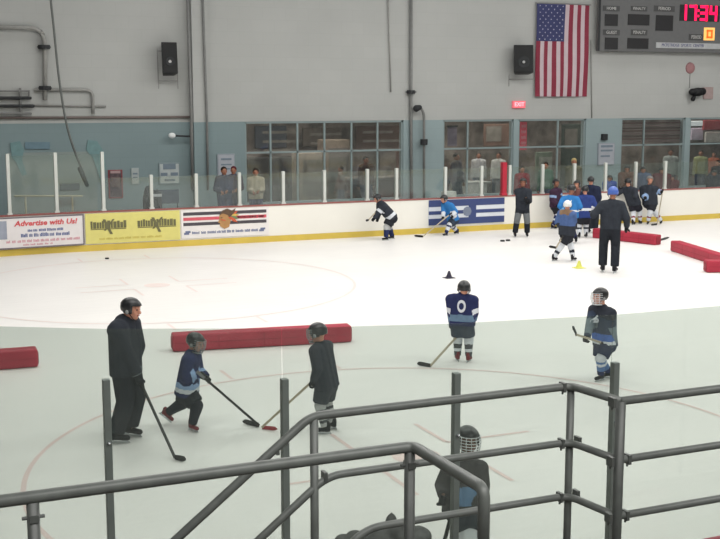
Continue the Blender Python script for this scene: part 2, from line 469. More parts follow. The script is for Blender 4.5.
# nearer railing with the turned end
Y1 = 4.62
root = empty('stair_railing', (1.3, Y1, 1.3), 'nearest grey pipe railing, single top rail with a turned down end left of centre', 'railing')
def rb(mb, name, m=RAIL, smooth=True, root_=None):
    rt = root_ or root; return mb.build(name, m, rt, smooth=smooth, origin=rt.location)
corner = V((2.28, Y1, ZR)); end = V((2.29, 3.98, ZR))
mb = MB(); mb.tube(path([(-2.2, Y1, ZR), corner, end, (2.29, 3.98, 2.4)], .05), .0265, 12); rb(mb, 'top_rail')
for x in (-1.6, ony(33, 510, Y1).x, 2.26):
    mb = MB(); mb.tube([(x, Y1, 1.3), (x, Y1, ZR - .02)], .026, 12); rb(mb, 'post', RAILD)
    mb = MB(); mb.tube([(x - .045, Y1, ZR - .085), (x + .045, Y1, ZR - .085)], .008, 8); mb.box((x - .018, Y1 - .03, ZR - .10), (x + .018, Y1 + .03, ZR - .07)); rb(mb, 'bracket', RAILD, False)
mb = MB(); mb.tube([(2.29, 3.98, 2.45), (2.29, 3.98, 1.3)], .029, 12); rb(mb, 'post', RAILD)
# panel of clear plastic? none: lower rail only behind

# farther railing: stair diagonal, landing and jog
Y2 = 5.28; Y3 = 4.90
root2 = empty('landing_railing', (3.0, Y2, 1.3), 'farther grey three rail railing that runs down the stairs and steps back at the right', 'railing')
xa = ony(314, 417, Y2).x; xj = ony(568, 388, Y2).x + .02
dn = ony(180, 539, Y2); slope = (ZR - dn.z) / (xa - dn.x)
for k, dz in enumerate((0, .325, .64)):
    z = ZR - dz; sx_ = (0, .10, .35)[k]
    mb = MB()
    st = V((xa - .02 + sx_ * .9, Y2, z)); lo = V((xa - 1.9, Y2, z - slope * (1.88 + sx_ * .9)))
    if k == 2: lo = V((xa - .6, Y2, z - slope * (.9)))
    mb.tube(path([lo, st, (xj, Y2, z), (xj + .06, Y3, z)], .06 if k == 0 else .09), .023 if k == 0 else .021, 12)
    rb(mb, 'rail', RAIL, root_=root2)
    mb = MB(); mb.tube([(xj + .06, Y3, z), (7.4, Y3, z)], .023 if k == 0 else .021, 12); rb(mb, 'rail', RAIL, root_=root2)
for x, y in ((xa, Y2), (xj, Y2), (xj + .06, Y3), (5.9, Y3), (7.3, Y3)):
    mb = MB(); mb.tube([(x, y, 1.3), (x, y, ZR - (.01 if y == Y2 else -.0))], .027 if (x, y) == (xj + .06, Y3) else .022, 12); rb(mb, 'post', RAILD if y == Y3 else RAIL, root_=root2)
    for dz in (.0, .325, .64):
        for sgn in ((-1, 1) if dz else (-1,)):
            if x == xa and (sgn < 0 or dz > .6): continue
            mb = MB(); c = V((x + sgn * .055, y, ZR - dz))
            mb.box((c.x - .009, c.y - .026, c.z - .026), (c.x + .009, c.y + .026, c.z + .026)); mb.tube([(c.x, c.y, c.z - .042), (c.x, c.y, c.z + .02)], .006, 8)
            rb(mb, 'clamp', RAILD, False, root_=root2)
mb = MB(); px_ = xa - .02
c = V((px_ - .18, Y2, ZR - slope * .17)); mb.box((c.x - .008, c.y - .018, c.z - .045), (c.x + .008, c.y + .018, c.z + .01)); rb(mb, 'clamp', RAILD, False, root_=root2)

# dark jacket heaped on the landing behind the lower rail
mb = MB()
P0 = ony(372, 545, 5.75)
for (px, py, r, Y) in ((342, 540, .035, 5.6), (356, 538, .05, 5.6), (374, 537, .06, 5.62), (391, 529, .055, 5.65), (391.5, 519, .030, 5.65), (391.5, 514.5, .012, 5.65), (402, 534, .07, 5.6), (417, 538, .075, 5.58), (430, 556, .08, 5.55), (385, 562, .12, 5.6), (405, 565, .13, 5.6), (360, 560, .08, 5.6)):
    p = ony(px, py, Y); mb.ell(p, (r * 1.25, r, r * .9))
base = ony(385, 562, 5.6)
mb.cap((base.x, 5.6, base.z), .14, (base.x, 5.6, 1.45), .17)
mb.cap((base.x + .12, 5.58, base.z), .10, (base.x + .14, 5.58, 1.4), .12)
me = remesh(mb, 'jacket', .012, 3)
for v in me.vertices:
    v.co += V(noise.noise_vector(v.co * 14)) * .008
    v.co -= V((base.x, 5.6, 1.3))
o = obj_from(me, 'folded_jacket', [mat('charcoal_green_cloth', (82, 86, 83), .9, .3, 14)], None)
o.location = (base.x, 5.6, 1.3); o['category'] = 'jacket'; o['label'] = 'crumpled dark grey jacket heaped behind the low rail at bottom centre'
mb = MB(); mb.box((-.5, -.12, 0), (.5, .2, .04)); mb.box((-.42, -.10, -1.3), (-.36, -.04, 0)); mb.box((.36, -.10, -1.3), (.42, -.04, 0)); mb.box((-.42, .1, -1.3), (-.36, .16, 0)); mb.box((.36, .1, -1.3), (.42, .16, 0))
o = mb.build('ledge', FOAM, kind='structure'); o.location = (base.x, 5.6, 1.26)
mb = MB(); ca = ony(389, 519, 5.5)

#@@PART2
# ================================================================ THINGS ON THE BACK WALL
def W(px, py, off=0.0): return ony(px, py, YW - off)
def wall_box(mb, px0, py0, px1, py1, d0=0.0, d1=0.05, mi=0):
    a = ony(px0, py0, YW - d1); b = ony(px1, py1, YW - d1)
    mb.box((a.x, YW - d1, b.z), (b.x, YW - d0, a.z), mi)

# flag: 13 vertical stripes, canton top left
F_R = mat('flag_red', (134, 54, 70), .9, .06, 3); F_W = mat('flag_white', (192, 176, 182), .9, .04, 3); F_B = mat('flag_blue', (62, 66, 104), .9, .08, 3); F_S = mat('flag_star', (176, 178, 196), .9)
fa = ony(537, 3.5, YW - .1); fb = ony(587, 96.5, YW - .1)
fw, fh = fb.x - fa.x, fa.z - fb.z
def fl(u, v):   # u across, v down -> gentle hanging folds
    return V((u * fw, -.03 * math.sin(u * 19) * (0.3 + v) - .02 * math.sin(v * 7 + u * 4), -v * fh))
mb = MB(); nv = 30
for s_ in range(13):
    for sub in range(4):
        u0 = (s_ + sub / 4) / 13; u1 = (s_ + (sub + 1) / 4) / 13
        for k in range(nv):
            v0, v1 = k / nv, (k + 1) / nv
            canton = s_ < 7 - 0.0 and v0 < .4 - 1e-6 and s_ < 6.5
            mi = 2 if (canton and s_ < 7) else (0 if s_ % 2 == 0 else 1)
            mb.add([fl(u0, v0), fl(u0, v1), fl(u1, v1), fl(u1, v0)], [(0, 1, 2, 3)], mi)
for r in range(11):
    n = 5 if r % 2 == 0 else 4       # turned canton: 11 columns of stars run down the wall
    for k in range(n):
        cu = (k + (.5 if n == 5 else 1)) / 5 * (7 / 13); cv = (r + .6) / 11.2 * .4
        vs = []
        for q in range(10):
            rr = .036 if q % 2 == 0 else .015; an = q * PI / 5
            p = fl(cu, cv) + V((rr * math.sin(an), -.012, rr * math.cos(an))); vs.append(p)
        mb.add(vs, [tuple(range(10))[::-1]], 3)
flag = mb.build('flag', [F_R, F_W, F_B, F_S], category='flag', label='large striped and starred flag hanging upright on the white wall')
flag.location = (fa.x, YW - .1, fa.z)
mb = MB(); mb.cap((-.05, 0, .02), .02, (fw + .05, 0, .02), .02, seg=8)
for x in (.1, fw - .1): mb.box((x - .02, 0, -.0), (x + .02, .1, .04))
mb.build('hanging_rod', GREYM, flag)

# scoreboard
SBG = mat('scoreboard_grey', (104, 105, 106), .6, .04); SBD = mat('scoreboard_black', (44, 44, 46), .5, .05); SBL = mat('scoreboard_lettering', (190, 190, 188), .6)
RED_E = mat('red_led', (255, 20, 84), .5, 0, emit=1.3); OR_E = mat('orange_led', (255, 150, 40), .5, 0, emit=1.6); ORF = mat('amber_glow_panel', (255, 196, 110), .6, 0.02, emit=.6)
sa = ony(599.5, -14, YW - .3); sb = ony(599.5, 51, YW - .3)
SX = sa.x; SW = 10.2
mbk = MB()
for bx_ in (1.0, 5.0, 9.0): mbk.box((bx_ - .05, .12, .3), (bx_ + .05, .3, .9))
sc = empty('scoreboard', (SX, YW - .3, sb.z), 'wide grey scoreboard with lit red clock at the top right of the wall', 'scoreboard')
mb = MB(); mb.box((0, 0, 0), (SW, .12, sa.z - sb.z)); mb.build('cabinet', SBG, sc, bevel=.02)
mbk.build('wall_bracket', DARK, sc)
mb = MB(); mb.box((0, -.02, 0), (.08, 0, sa.z - sb.z)); mb.build('edge_trim', DARK, sc)
def S(px, py): 
    p = ony(px, py, YW - .3); return V((p.x - SX, 0, p.z - sb.z))
def sbox(name, px0, py0, px1, py1, m, d=.02):
    a, b = S(px0, py0), S(px1, py1); mb = MB(); mb.box((a.x, -d, b.z), (b.x, .0, a.z)); return mb.build(name, m, sc)
for (x0, y0, x1, y1) in ((605, 14, 617.5, 26), (628, 14, 649, 25.5), (656, 15, 672.5, 31), (605, 37.5, 617.5, 49.5), (627.5, 38, 648, 49)):
    sbox('digit_window', x0, y0, x1, y1, SBD)
for (x0, y0, x1, y1, t) in ((603, 5.5, 619.5, 11.5, 'HOME'), (631, 6, 647, 11.5, 'PENALTY'), (654, 5.5, 674.5, 12, 'PERIOD'), (603, 29.5, 619.5, 35.5, 'GUEST'), (631, 29.5, 647, 35.5, 'PENALTY')):
    o = sbox('name_plate', x0, y0, x1, y1, mat('plate_grey', (78, 79, 80), .6), .015)
    a, b = S(x0, y0), S(x1, y1); h = (a.z - b.z)
    wid = {4: .62, 5: .75, 6: .85, 7: .95}[len(t)]
    text_mb(t, h * .8, ((a.x + b.x) / 2, -.02, (a.z + b.z) / 2), sx=min(1.0, (b.x - a.x) * .8 / (h * .8 * len(t) * .62))).build('lettering', SBL, o)
sbox('clock_window', 680, 4.5, 719, 22, SBD, .015)
def seg7(ch, x0, z0, w, h, t, mb, y=-.03):
    on = {'0': 'abcdef', '1': 'bc', '2': 'abged', '3': 'abgcd', '4': 'fgbc', '5': 'afgcd', '6': 'afgcde', '7': 'abc', '8': 'abcdefg'}[ch]
    B = {'a': (0, h - t, w, h), 'd': (0, 0, w, t), 'g': (0, h / 2 - t / 2, w, h / 2 + t / 2), 'b': (w - t, h / 2, w, h), 'c': (w - t, 0, w, h / 2), 'f': (0, h / 2, t, h), 'e': (0, 0, t, h / 2)}
    for k in on:
        a, b, c, d = B[k]; mb.box((x0 + a, y, z0 + b), (x0 + c, y + .02, z0 + d))
mb = MB(); z0 = S(700, 20.8).z; hh = S(700, 5.3).z - z0
for ch, px in (('1', 679), ('7', 689), ('3', 700), ('4', 709.5)):
    x0 = S(px, 10).x; seg7(ch, x0, z0, .36, hh, .10, mb)
xm = S(698.2, 10).x
for zz in (.3, .65): mb.box((xm - .04, -.03, z0 + hh * zz - .04), (xm + .04, -.01, z0 + hh * zz + .04))
mb.build('clock_digits', RED_E, sc)
o = sbox('name_plate', 689, 34, 703, 40.5, mat('plate_grey', (78, 79, 80)), .015)
a, b = S(689, 34), S(703, 40.5); text_mb('PERIOD', .19, ((a.x + b.x) / 2, -.02, (a.z + b.z) / 2), sx=.75).build('lettering', SBL, o)
o = sbox('period_window', 704, 27.5, 714, 40.5, ORF, .02)
mb = MB(); a, b = S(706.3, 29.8), S(711.8, 38.4); seg7('0', a.x, b.z, b.x - a.x, a.z - b.z, .07, mb, -.045); mb.build('period_digit', mat('deep_orange_led', (250, 96, 30), .5, 0, emit=1.0), o)
a, b = S(656, 42.3), S(790, 50.3)
o = sbox('name_strip', 656, 42.3, 775, 50.3, mat('strip_white', (178, 180, 182), .5), .02)
text_mb('MCFETRIDGE  SPORTS  CENTER', (a.z - b.z) * .85, (a.x + .25, -.026, (a.z + b.z) / 2), align='LEFT', sx=.86).build('lettering', mat('slate_blue_lettering', (92, 96, 132), .6), o)

# loudspeakers
def speaker(px0, py0, px1, py1, ang, label):
    a = ony(px0, py0, YW - .5); b = ony(px1, py1, YW - .5); c = (a + b) / 2; h = a.z - b.z; w = (b.x - a.x) * .95
    root = empty('wall_speaker', (c.x, YW - .38, c.z), label, 'speaker'); root.rotation_euler = (R_(-8), 0, ang)
    mb = MB(); vs = []
    for z in (-h / 2, h / 2):
        for (x, y) in ((-w / 2, -.25), (w / 2, -.25), (w * .36, .2), (-w * .36, .2)): vs.append(V((x, y, z)))
    mb.add(vs, [(0,3,2,1),(4,5,6,7),(0,1,5,4),(1,2,6,5),(2,3,7,6),(3,0,4,7)]); mb.build('cabinet', BLACK, root, bevel=.02)
    mb = MB(); mb.box((-w * .43, -.268, -h * .46), (w * .43, -.25, h * .46)); g = mb.build('grille', mat('speaker_mesh', (44, 45, 46), .8, .2, 60), root, bevel=.01)
    q = Matrix.Rotation(PI / 2, 3, 'X')
    mb = MB(); mb.lathe((0, -.268, -h * .12), q, [(0, 0), (0, w * .3), (.02, w * .27), (-.005, w * .1), (.015, 0)], 20); mb.build('cone', DARK, root, smooth=False)
    mb = MB(); mb.lathe((0, -.275, -h * .12), q, [(0, 0), (0, .05), (.012, .045), (.016, 0)], 12); mb.build('dust_cap', mat('speaker_silver', (190, 190, 190), .4), root)
    mb = MB(); mb.box((-w * .3, .15, -h * .1), (w * .3, .34, h * .1)); 
    for sx in (-1, 1): mb.box((sx * w * .62 - .012, .30, -h * .9), (sx * w * .62 + .012, .34, h * .45))
    mb.box((-w * .62, .30, -h * .66), (w * .62, .34, -h * .63)); mb.box((-w * .62, .30, h * .3), (w * .62, .34, h * .33))
    mb.build('bracket', mat('bracket_grey', (138, 138, 136), .6), root)
speaker(161, 43, 178, 75, R_(-6), 'black box speaker on the left part of the wall beside the pilaster')
speaker(515.5, 45.5, 533, 74, R_(-22), 'black box speaker mounted just left of the flag')

# exit sign
e = W(518, 104.5)
root = empty('exit_sign', (e.x, YW - .1, e.z), 'small glowing red exit sign under the right speaker', 'exit sign')
mb = MB(); mb.box((-.26, 0, -.13), (.26, .1, .13)); mb.build('housing', mat('exit_red_face', (226, 110, 120), .5, .02, emit=.5), root, bevel=.01)
text_mb('EXIT', .2, (0, -.004, 0), bold=.004).build('lettering', mat('exit_letters', (255, 150, 160), .5, 0, emit=1.6), root)
# security camera, reddish disc, patch
e = W(694, 92)
root = empty('security_camera', (e.x, YW - .1, e.z), 'black wall camera with side lamp below the scoreboard', 'camera')
mb = MB(); mb.ell((0, -.12, 0), (.26, .2, .17)); mb.cap((-.3, -.15, .0), .13, (.2, -.15, .02), .15); mb.build('housing', BLACK, root, smooth=True)
mb = MB(); mb.cap((-.2, -.1, -.27), .09, (-.1, -.1, -.12), .04); mb.build('lens', BLACK, root, smooth=True)
mb = MB(); mb.box((-.15, -.02, -.1), (.15, .1, .1)); mb.build('mount', DARK, root)
mb = MB(); wall_box(mb, 704, 87, 713, 99, 0, .05); mb.build('wall_plate', mat('pinkish_plate', (164, 146, 144), .7), category='wall plate', label='pale pinkish plate right beside the black wall camera', bevel=.01)
e = W(690, 68); mb = MB(); mb.lathe((0, 0, 0), Matrix.Rotation(PI / 2, 3, 'X'), [(0, 0), (0, .22), (.05, .2), (.08, .08), (.08, 0)], 20)
o = mb.build('alarm_bell', mat('faded_red_bell', (158, 118, 120), .6), category='alarm bell', label='round faded red alarm bell above the black wall camera'); o.location = (e.x, YW, e.z)
mb = MB(); a = W(690, 71); b = W(690, 88); mb.box((a.x - .012, YW - .02, b.z), (a.x + .012, YW, a.z)); mb.build('conduit', GREYM, category='conduit', label='short conduit between the alarm bell and the black camera')

# pipes / conduits
def pipe(label, pts, r, m=GREYM, off=.08, name='wall_pipe', cat='pipe', collars=()):
    P = [W(px, py, off) for px, py in pts]; o = P[0].copy()
    mb = MB(); mb.tube(path(P, .25) if len(P) > 2 else P, r, 8)
    ob = mb.build(name, m, origin=o, smooth=True, category=cat, label=label)
    for (px, py) in collars:
        c = W(px, py, off) - o; mb = MB(); mb.cap(c - V((0, 0, .06)), r * 2.6, c + V((0, 0, .06)), r * 2.6, flat0=True, flat1=True); mb.box(c - V((.2, .02, .02)), c + V((.2, .02, .02))); mb.build('collar', DARK if r > .05 else m, ob)
    return ob
PG = mat('pipe_grey', (156, 156, 153), .6, .08); PD = mat('pipe_dark', (122, 123, 122), .6, .08)
pipe('long straight grey pipe running down the wall between the window groups', [(411, -4), (411, 118), (411.5, 200)], .055, PD, .1, collars=((411, 92),))
pipe('thin faint conduit hanging left of the long straight pipe', [(388, -4), (391, 92)], .025, PG, .06)
pipe('dark conduit down the left edge of the pilaster', [(187.5, -4), (191.5, 120), (192.5, 190)], .05, PD, .34)
pipe('dark conduit down the right edge of the pilaster', [(202.5, -4), (207, 120), (208, 190)], .04, PD, .34)
pipe('bent grey pipe with two collars at the far left of the wall', [(-14, 27), (38, 28), (45, 38), (45, 100)], .07, PG, .16, collars=((44, 47), (45, 88)))
pipe('square loop of pipe right of the bent pipe with collars', [(34, 90), (93, 90), (93, 114)], .05, PG, .1)
pipe('faint short pipe under the square loop', [(34, 105.5), (106, 106.5)], .03, mat('pipe_pale', (146, 146, 143), .6), .06)
pipe('long thin reddish pipe along the top of the blue band', [(-14, 118), (200, 117)], .04, mat('pipe_brown', (122, 112, 108), .7), .07)
pipe('thin faint conduit beside the right end of the flag', [(591, 40), (592, 118)], .02, PG, .04)
# radiant rack (dark bars)
for k, (y, x1, r) in enumerate(((91, 29, .035), (98, 30, .07), (106, 33, .07), (113.5, 31, .05))):
    pass
root = empty('bar_rack', W(0, 105, .15), 'stack of dark horizontal bars on the wall at the far left edge', 'rack'); rl = root.location.copy()
for (y, x1, r) in ((91, 28, .025), (98, 30, .05), (106, 33, .05), (113.5, 31, .035)):
    mb = MB(); mb.cap(W(-20, y, .15) - rl, r, W(x1, y, .15) - rl, r, seg=8); mb.build('bar', DARK if r > .04 else PD, root, smooth=True)
mb = MB()
for x in (-10, 20): a = W(x, 88, .08) - rl; b = W(x, 116, .08) - rl; mb.box((a.x - .03, 0, b.z), (a.x + .03, .1, a.z))
mb.cap(W(29, 91, .15) - rl, .03, W(29, 99, .15) - rl, .03, seg=8); mb.build('bracket', PD, root)

# hanging hose
hp = [(50, -6), (54, 30), (58, 70), (63, 105), (68, 130), (75, 152), (84, 174)]
P = [ony(px, py, YW - .9) for px, py in hp]; o0 = P[0].copy()
mb = MB(); 
sm = []
for i in range(len(P) - 1):
    for k in range(5):
        t = k / 5; a = P[max(i - 1, 0)]; b = P[i]; c = P[i + 1]; d = P[min(i + 2, len(P) - 1)]
        sm.append(.5 * ((2 * b) + (c - a) * t + (2 * a - 5 * b + 4 * c - d) * t * t + (3 * b - a - 3 * c + d) * t ** 3))
sm.append(P[-1]); mb.tube(sm, .035, 8)
hose = mb.build('hanging_hose', mat('hose_grey', (108, 112, 110), .7), origin=o0, smooth=True, category='hose', label='long dark hose hanging from the ceiling in front of the left wall')
mb = MB(); mb.cap(ony(80, 169, YW - .9) - o0, .075, ony(87, 185, YW - .9) - o0, .06); mb.build('nozzle', mat('nozzle', (66, 74, 76), .6), hose, smooth=True)

# wall lamps
for (pts, lab) in (([(424, 214), (424, 112), (420, 107)], 'grey gooseneck lamp pole left of the second window'),):
    P = [W(px, py, .25) for px, py in pts]; o0 = P[0].copy(); mb = MB(); mb.tube(path(P, .2), .05, 8)
    ob = mb.build('lamp_pole', PD, origin=o0, smooth=True, category='lamp', label=lab)
    mb = MB(); c = W(419.5, 107.5, .25) - o0; mb.cap(c, .09, c - V((.12, 0, .03)), .12); mb.build('lamp_head', DARK, ob, smooth=True)
    mb = MB(); c = W(424, 142, .25) - o0; mb.cap(c - V((0, 0, .1)), .13, c + V((0, 0, .1)), .13, flat0=True, flat1=True); mb.build('junction_box', DARK, ob)
P = [W(191, 136.5, .3), W(172, 135.5, .3)]; o0 = P[0].copy(); mb = MB(); mb.tube(P, .03, 8)
ob = mb.build('wall_lamp', DARK, origin=o0, smooth=True, category='lamp', label='small arm lamp with white head left of the pilaster')
mb = MB(); c = P[1] - o0; mb.ell(c, (.12, .1, .09)); mb.build('lamp_head', mat('lamp_white', (215, 218, 218), .4, 0, emit=.1), ob, smooth=True)
mb = MB(); mb.box((-.04, -.05, -.25), (.06, .02, .25)); mb.build('mount', PD, ob)

# painted shapes, notices on the lower wall
TEAL = mat('faded_teal_mural_paint', (118, 148, 150), .9, .1)
def poly_decal(name, pts, m, label, cat, off=.012, d=.035):
    P = [W(px, py, .06) for px, py in pts]; c = sum(P, V()) / len(P); n = len(P); mb = MB()
    vs = [p - c for p in P] + [p - c + V((0, d, 0)) for p in P]
    mb.add(vs, [tuple(range(n))[::-1], tuple(range(n, 2 * n))] + [(i, (i + 1) % n, n + (i + 1) % n, n + i) for i in range(n)])
    o = mb.build(name, m, category=cat, label=label); o.location = c + V((0, -.004, 0)); return o
poly_decal('mural_figure', [(10, 143), (20, 141), (24, 150), (22, 160), (27, 174), (22, 176), (16, 162), (12, 158)], TEAL, 'faint teal painted figure on the wall nearest the left edge', 'mural')
poly_decal('mural_figure', [(88, 140), (97, 141), (104, 152), (106, 168), (101, 182), (97, 170), (93, 158), (86, 150)], TEAL, 'faint teal painted figure on the wall right of the hose', 'mural')
poly_decal('mural_banner', [(25, 142), (50, 142), (50, 149), (25, 149)], mat('faded_blue_mural', (112, 136, 148), .9), 'faint blue painted bar between the two teal figures', 'mural')
mb = MB(); wall_box(mb, 8, 153, 98, 212, 0, .04); mb.build('wall_panel', mat('greenish_panel', (142, 153, 150), .8, .05, 1), category='panel', label='broad grey green panel on the left wall behind the glass')
mb = MB(); wall_box(mb, 60, 183.5, 80, 190, .04, .09); mb.build('wall_box', mat('dull_grey_box', (98, 108, 112), .7), category='box', label='small dull grey box on the green panel beside the hose', bevel=.02)
mb = MB(); a = W(15, 196, .6); b = W(82, 196, .6); mb.cap((a.x, YW - .6, a.z), .03, (b.x, YW - .6, b.z), .03, seg=8)
mb.cap((a.x + .3, YW - .6, .2), .03, (a.x + .3, YW - .6, a.z), .03, seg=8); mb.cap((b.x - .3, YW - .6, .2), .03, (b.x - .3, YW - .6, b.z), .03, seg=8)
mb.build('handrail', mat('pale_yellow_rail', (176, 172, 148), .6), category='handrail', label='pale yellowish handrail low along the left wall', smooth=True)
def poster(px0, py0, px1, py1, frame, inner, label, bars=(), barm=None, border=1.2):
    a = W(px0, py0, .04); b = W(px1, py1, .04); mb = MB(); mb.box((0, 0, b.z - a.z), (b.x - a.x, .04, 0))
    o = mb.build('poster', frame, category='poster', label=label); o.location = (a.x, YW - .064, a.z)
    k = border * .032; mb = MB(); mb.box((k, -.008, b.z - a.z + k), (b.x - a.x - k, 0, -k)); s_ = mb.build('sheet', inner, o)
    W_, H_ = b.x - a.x, a.z - b.z
    for (u0, v0, u1, v1, m) in bars:
        mb = MB(); mb.box((u0 * W_, -.016, -v1 * H_), (u1 * W_, -.008, -v0 * H_)); mb.build('printed_block', m, s_)
    return o
NB = mat('notice_blue_grey', (120, 134, 146), .7); NR = mat('poster_red', (140, 74, 78), .8); ND = mat('poster_dark', (96, 84, 88), .8, .3, 12)
poster(108, 170, 123, 198, NR, ND, 'framed dark red poster on the blue wall behind the glass', [(.15, .03, .85, .12, mat('poster_pale', (176, 150, 150))), (.2, .25, .8, .6, mat('poster_brown', (122, 106, 104)))])
poster(131, 168, 139, 184, mat('pale_paper', (164, 174, 176)), mat('pale_paper2', (172, 180, 180)), 'small pale notice between the red poster and the larger white notice', [(.2, .3, .8, .4, NB), (.2, .55, .8, .62, NB)], border=.5)
poster(158.5, 163, 180, 184, mat('notice_edge', (136, 150, 154)), mat('notice_white', (182, 190, 190)), 'white notice with grey blocks left of the pilaster', [(.2, .05, .8, .3, NB), (.08, .45, .4, .6, NB), (.55, .45, .9, .6, NB), (.25, .75, .75, .85, NB)])
poster(217, 154, 235, 182, mat('grey_notice_edge', (150, 158, 166)), mat('grey_notice', (170, 174, 182), .8, .05), 'tall pale sheet on the wall above the two huddled men', [(.2, .15, .8, .22, NB), (.2, .35, .8, .4, NB), (.2, .5, .7, .55, NB)])
poster(598, 143, 614, 165, mat('grey_notice_edge', (150, 158, 166)), mat('grey_notice', (170, 174, 182)), 'pale sheet on the pier left of the shuttered window', [(.15, .1, .85, .2, NB), (.15, .3, .85, .38, NB), (.15, .55, .7, .62, NB)])
mb = MB(); wall_box(mb, 603, 134, 608, 140, 0, .15); mb.build('junction_box', DARK, category='box', label='small dark box on the pier above the pale sheet', bevel=.02)
# pink banner hanging inside the third window
a = ony(520.5, 122, YW + .5); b = ony(526.5, 150, YW + .5); mb = MB(); mb.box((0, 0, b.z - a.z), (b.x - a.x, .03, 0))
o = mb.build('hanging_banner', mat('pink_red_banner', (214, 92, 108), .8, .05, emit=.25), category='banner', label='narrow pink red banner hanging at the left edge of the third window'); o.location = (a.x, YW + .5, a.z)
mb = MB()
for k, zz in enumerate((.15, .35, .55, .75)): mb.box((.04, -.01, (b.z - a.z) * zz - .05), (b.x - a.x - .04, 0, (b.z - a.z) * zz + .05))
mb.build('printed_block', mat('banner_mark', (232, 150, 160), .8), o)

# ================================================================ LOBBY CONTENTS
def L(px, py, d): return ony(px, py, YW + d)
def lobby_box(name, cat, label, px0, py0, px1, py1, d, depth, m, bevel=.03, floor=False, group=None):
    a = L(px0, py0, d); b = L(px1, py1, d); z0 = .2 if floor else b.z
    mb = MB(); mb.box((0, 0, z0 - a.z), (b.x - a.x, depth, 0)); o = mb.build(name, m, category=cat, label=label, bevel=bevel, group=group); o.location = (a.x, YW + d, a.z); return o
def lc(n, rgb, e=0): return mat(n, rgb, .8, .25, 3, emit=e)
v = lobby_box('drink_machine', 'vending machine', 'pale vending machine inside the first window, left of centre', 299, 153, 322, 205, 3.0, .8, lc('machine_beige', (150, 142, 130)), floor=True)
mb = MB(); mb.box((.15, -.02, -1.6), (.95, 0, -.25)); mb.build('display_panel', lc('machine_face', (120, 118, 112), .05), v)
v = lobby_box('drink_machine', 'vending machine', 'taller tan vending machine inside the first window, at its centre', 325, 140, 350, 205, 3.6, .8, lc('machine_tan', (140, 128, 116)), floor=True)
mb = MB(); mb.box((.15, -.02, -2.0), (1.0, 0, -.3)); mb.build('display_panel', lc('machine_face2', (108, 104, 100), .05), v)
v = lobby_box('trophy_case', 'cabinet', 'dark cabinet inside the first window at its left end', 247, 158, 296, 205, 4.4, .6, lc('case_dark', (60, 58, 58)), floor=True)
for k in range(3):
    mb = MB(); mb.box((.05, -.03, -.6 - .6 * k), (2.3, 0, -.56 - .6 * k)); mb.build('shelf', lc('case_shelf', (92, 86, 80)), v)
v = lobby_box('snack_counter', 'counter', 'dark red brown counter inside the first window at its right end', 352, 180, 402, 205, 2.0, .7, lc('counter_brown', (84, 60, 56)), floor=True)
mb = MB(); mb.box((-.05, -.1, 0), (2.6, .8, .06)); mb.build('worktop', lc('counter_top', (130, 116, 108)), v)
for (p, lab) in (((255, 126, 287, 148), 'dark framed board high inside the first window, left side'), ((303, 128, 342, 146), 'brown menu board high inside the first window, centre'), ((356, 126, 400, 150), 'dull painted board high inside the first window, right side')):
    v = lobby_box('menu_board', 'board', lab, *p, 5.6, .1, lc('board_' + str(p[0]), {255: (72, 76, 84), 303: (96, 88, 82), 356: (88, 72, 66)}[p[0]]))
    w_ = v.dimensions
    mb = MB()
    for k in range(3): mb.box((.3, -.02, -.3 - .35 * k), (1.6 + .3 * (k % 2), 0, -.2 - .35 * k))
    mb.build('printed_block', lc('board_print', (124, 120, 114)), v)
v = lobby_box('hanging_jersey_panel', 'banner', 'pale lilac banner inside the second window at its left edge', 448, 126, 457, 146, 1.2, .04, lc('lilac_cloth', (156, 146, 164)))
mb = MB(); mb.box((-.02, -.02, -.04), (v.data.vertices[1].co.x + .02, .05, .02)); mb.build('hanging_rod', DARK, v)
v = lobby_box('picture_board', 'board', 'brown picture board high inside the second window', 484, 124, 510, 146, 4.0, .06, lc('board_brown', (112, 90, 80)))
mb = MB(); mb.box((.1, -.02, -.7), (.8, 0, -.1)); mb.build('printed_block', lc('board_print', (124, 120, 114)), v)
v = lobby_box('poster_board', 'board', 'pale greenish poster board inside the third window', 536, 152, 552, 182, 2.2, .06, lc('board_green', (128, 140, 126)))
mb = MB(); mb.box((.15, -.02, -1.0), (.75, 0, -.2)); mb.build('printed_block', lc('poster_grey2', (164, 166, 158)), v)
v = lobby_box('picture_board', 'board', 'dark green display board inside the third window at its right side', 562, 124, 584, 190, 3.4, .06, lc('board_dkgreen', (72, 82, 76)))
mb = MB(); mb.box((.15, -.02, -1.0), (.75, 0, -.2)); mb.build('printed_block', lc('board_print', (124, 120, 114)), v)
# red roller shutter slats in the fourth window
a = L(622, 122, .25); b = L(683, 142, .25)
root = empty('window_blind', (a.x, YW + .3, a.z), 'reddish brown slatted blind in the upper part of the fourth window', 'blind')
for k in range(8):
    z = -(k + .5) / 8 * (a.z - b.z); mb = MB(); mb.box((0, -.02, z - .03), (b.x - a.x, .02, z + .035)); mb.build('slat', lc('blind_%d' % (k % 3), ((112, 84, 84), (140, 122, 120), (96, 78, 78))[k % 3]), root)
lobby_box('price_board', 'board', 'white glowing sign high inside the fifth window', 690, 121, 703, 126, 1.0, .1, mat('sign_glow', (225, 232, 235), .5, 0, emit=.5))
lobby_box('price_board', 'board', 'red sign high inside the fifth window', 704, 120, 724, 130, 1.2, .1, lc('sign_red', (140, 48, 56), .15))
lobby_box('price_board', 'board', 'pale lilac sign inside the fifth window below the glowing one', 692, 128, 703, 140, 1.5, .1, lc('sign_lilac', (170, 162, 178), .1))
lobby_box('price_board', 'board', 'white menu sign inside the fifth window at the right edge', 706, 132, 722, 142, 1.4, .1, lc('sign_white', (190, 188, 182), .1))
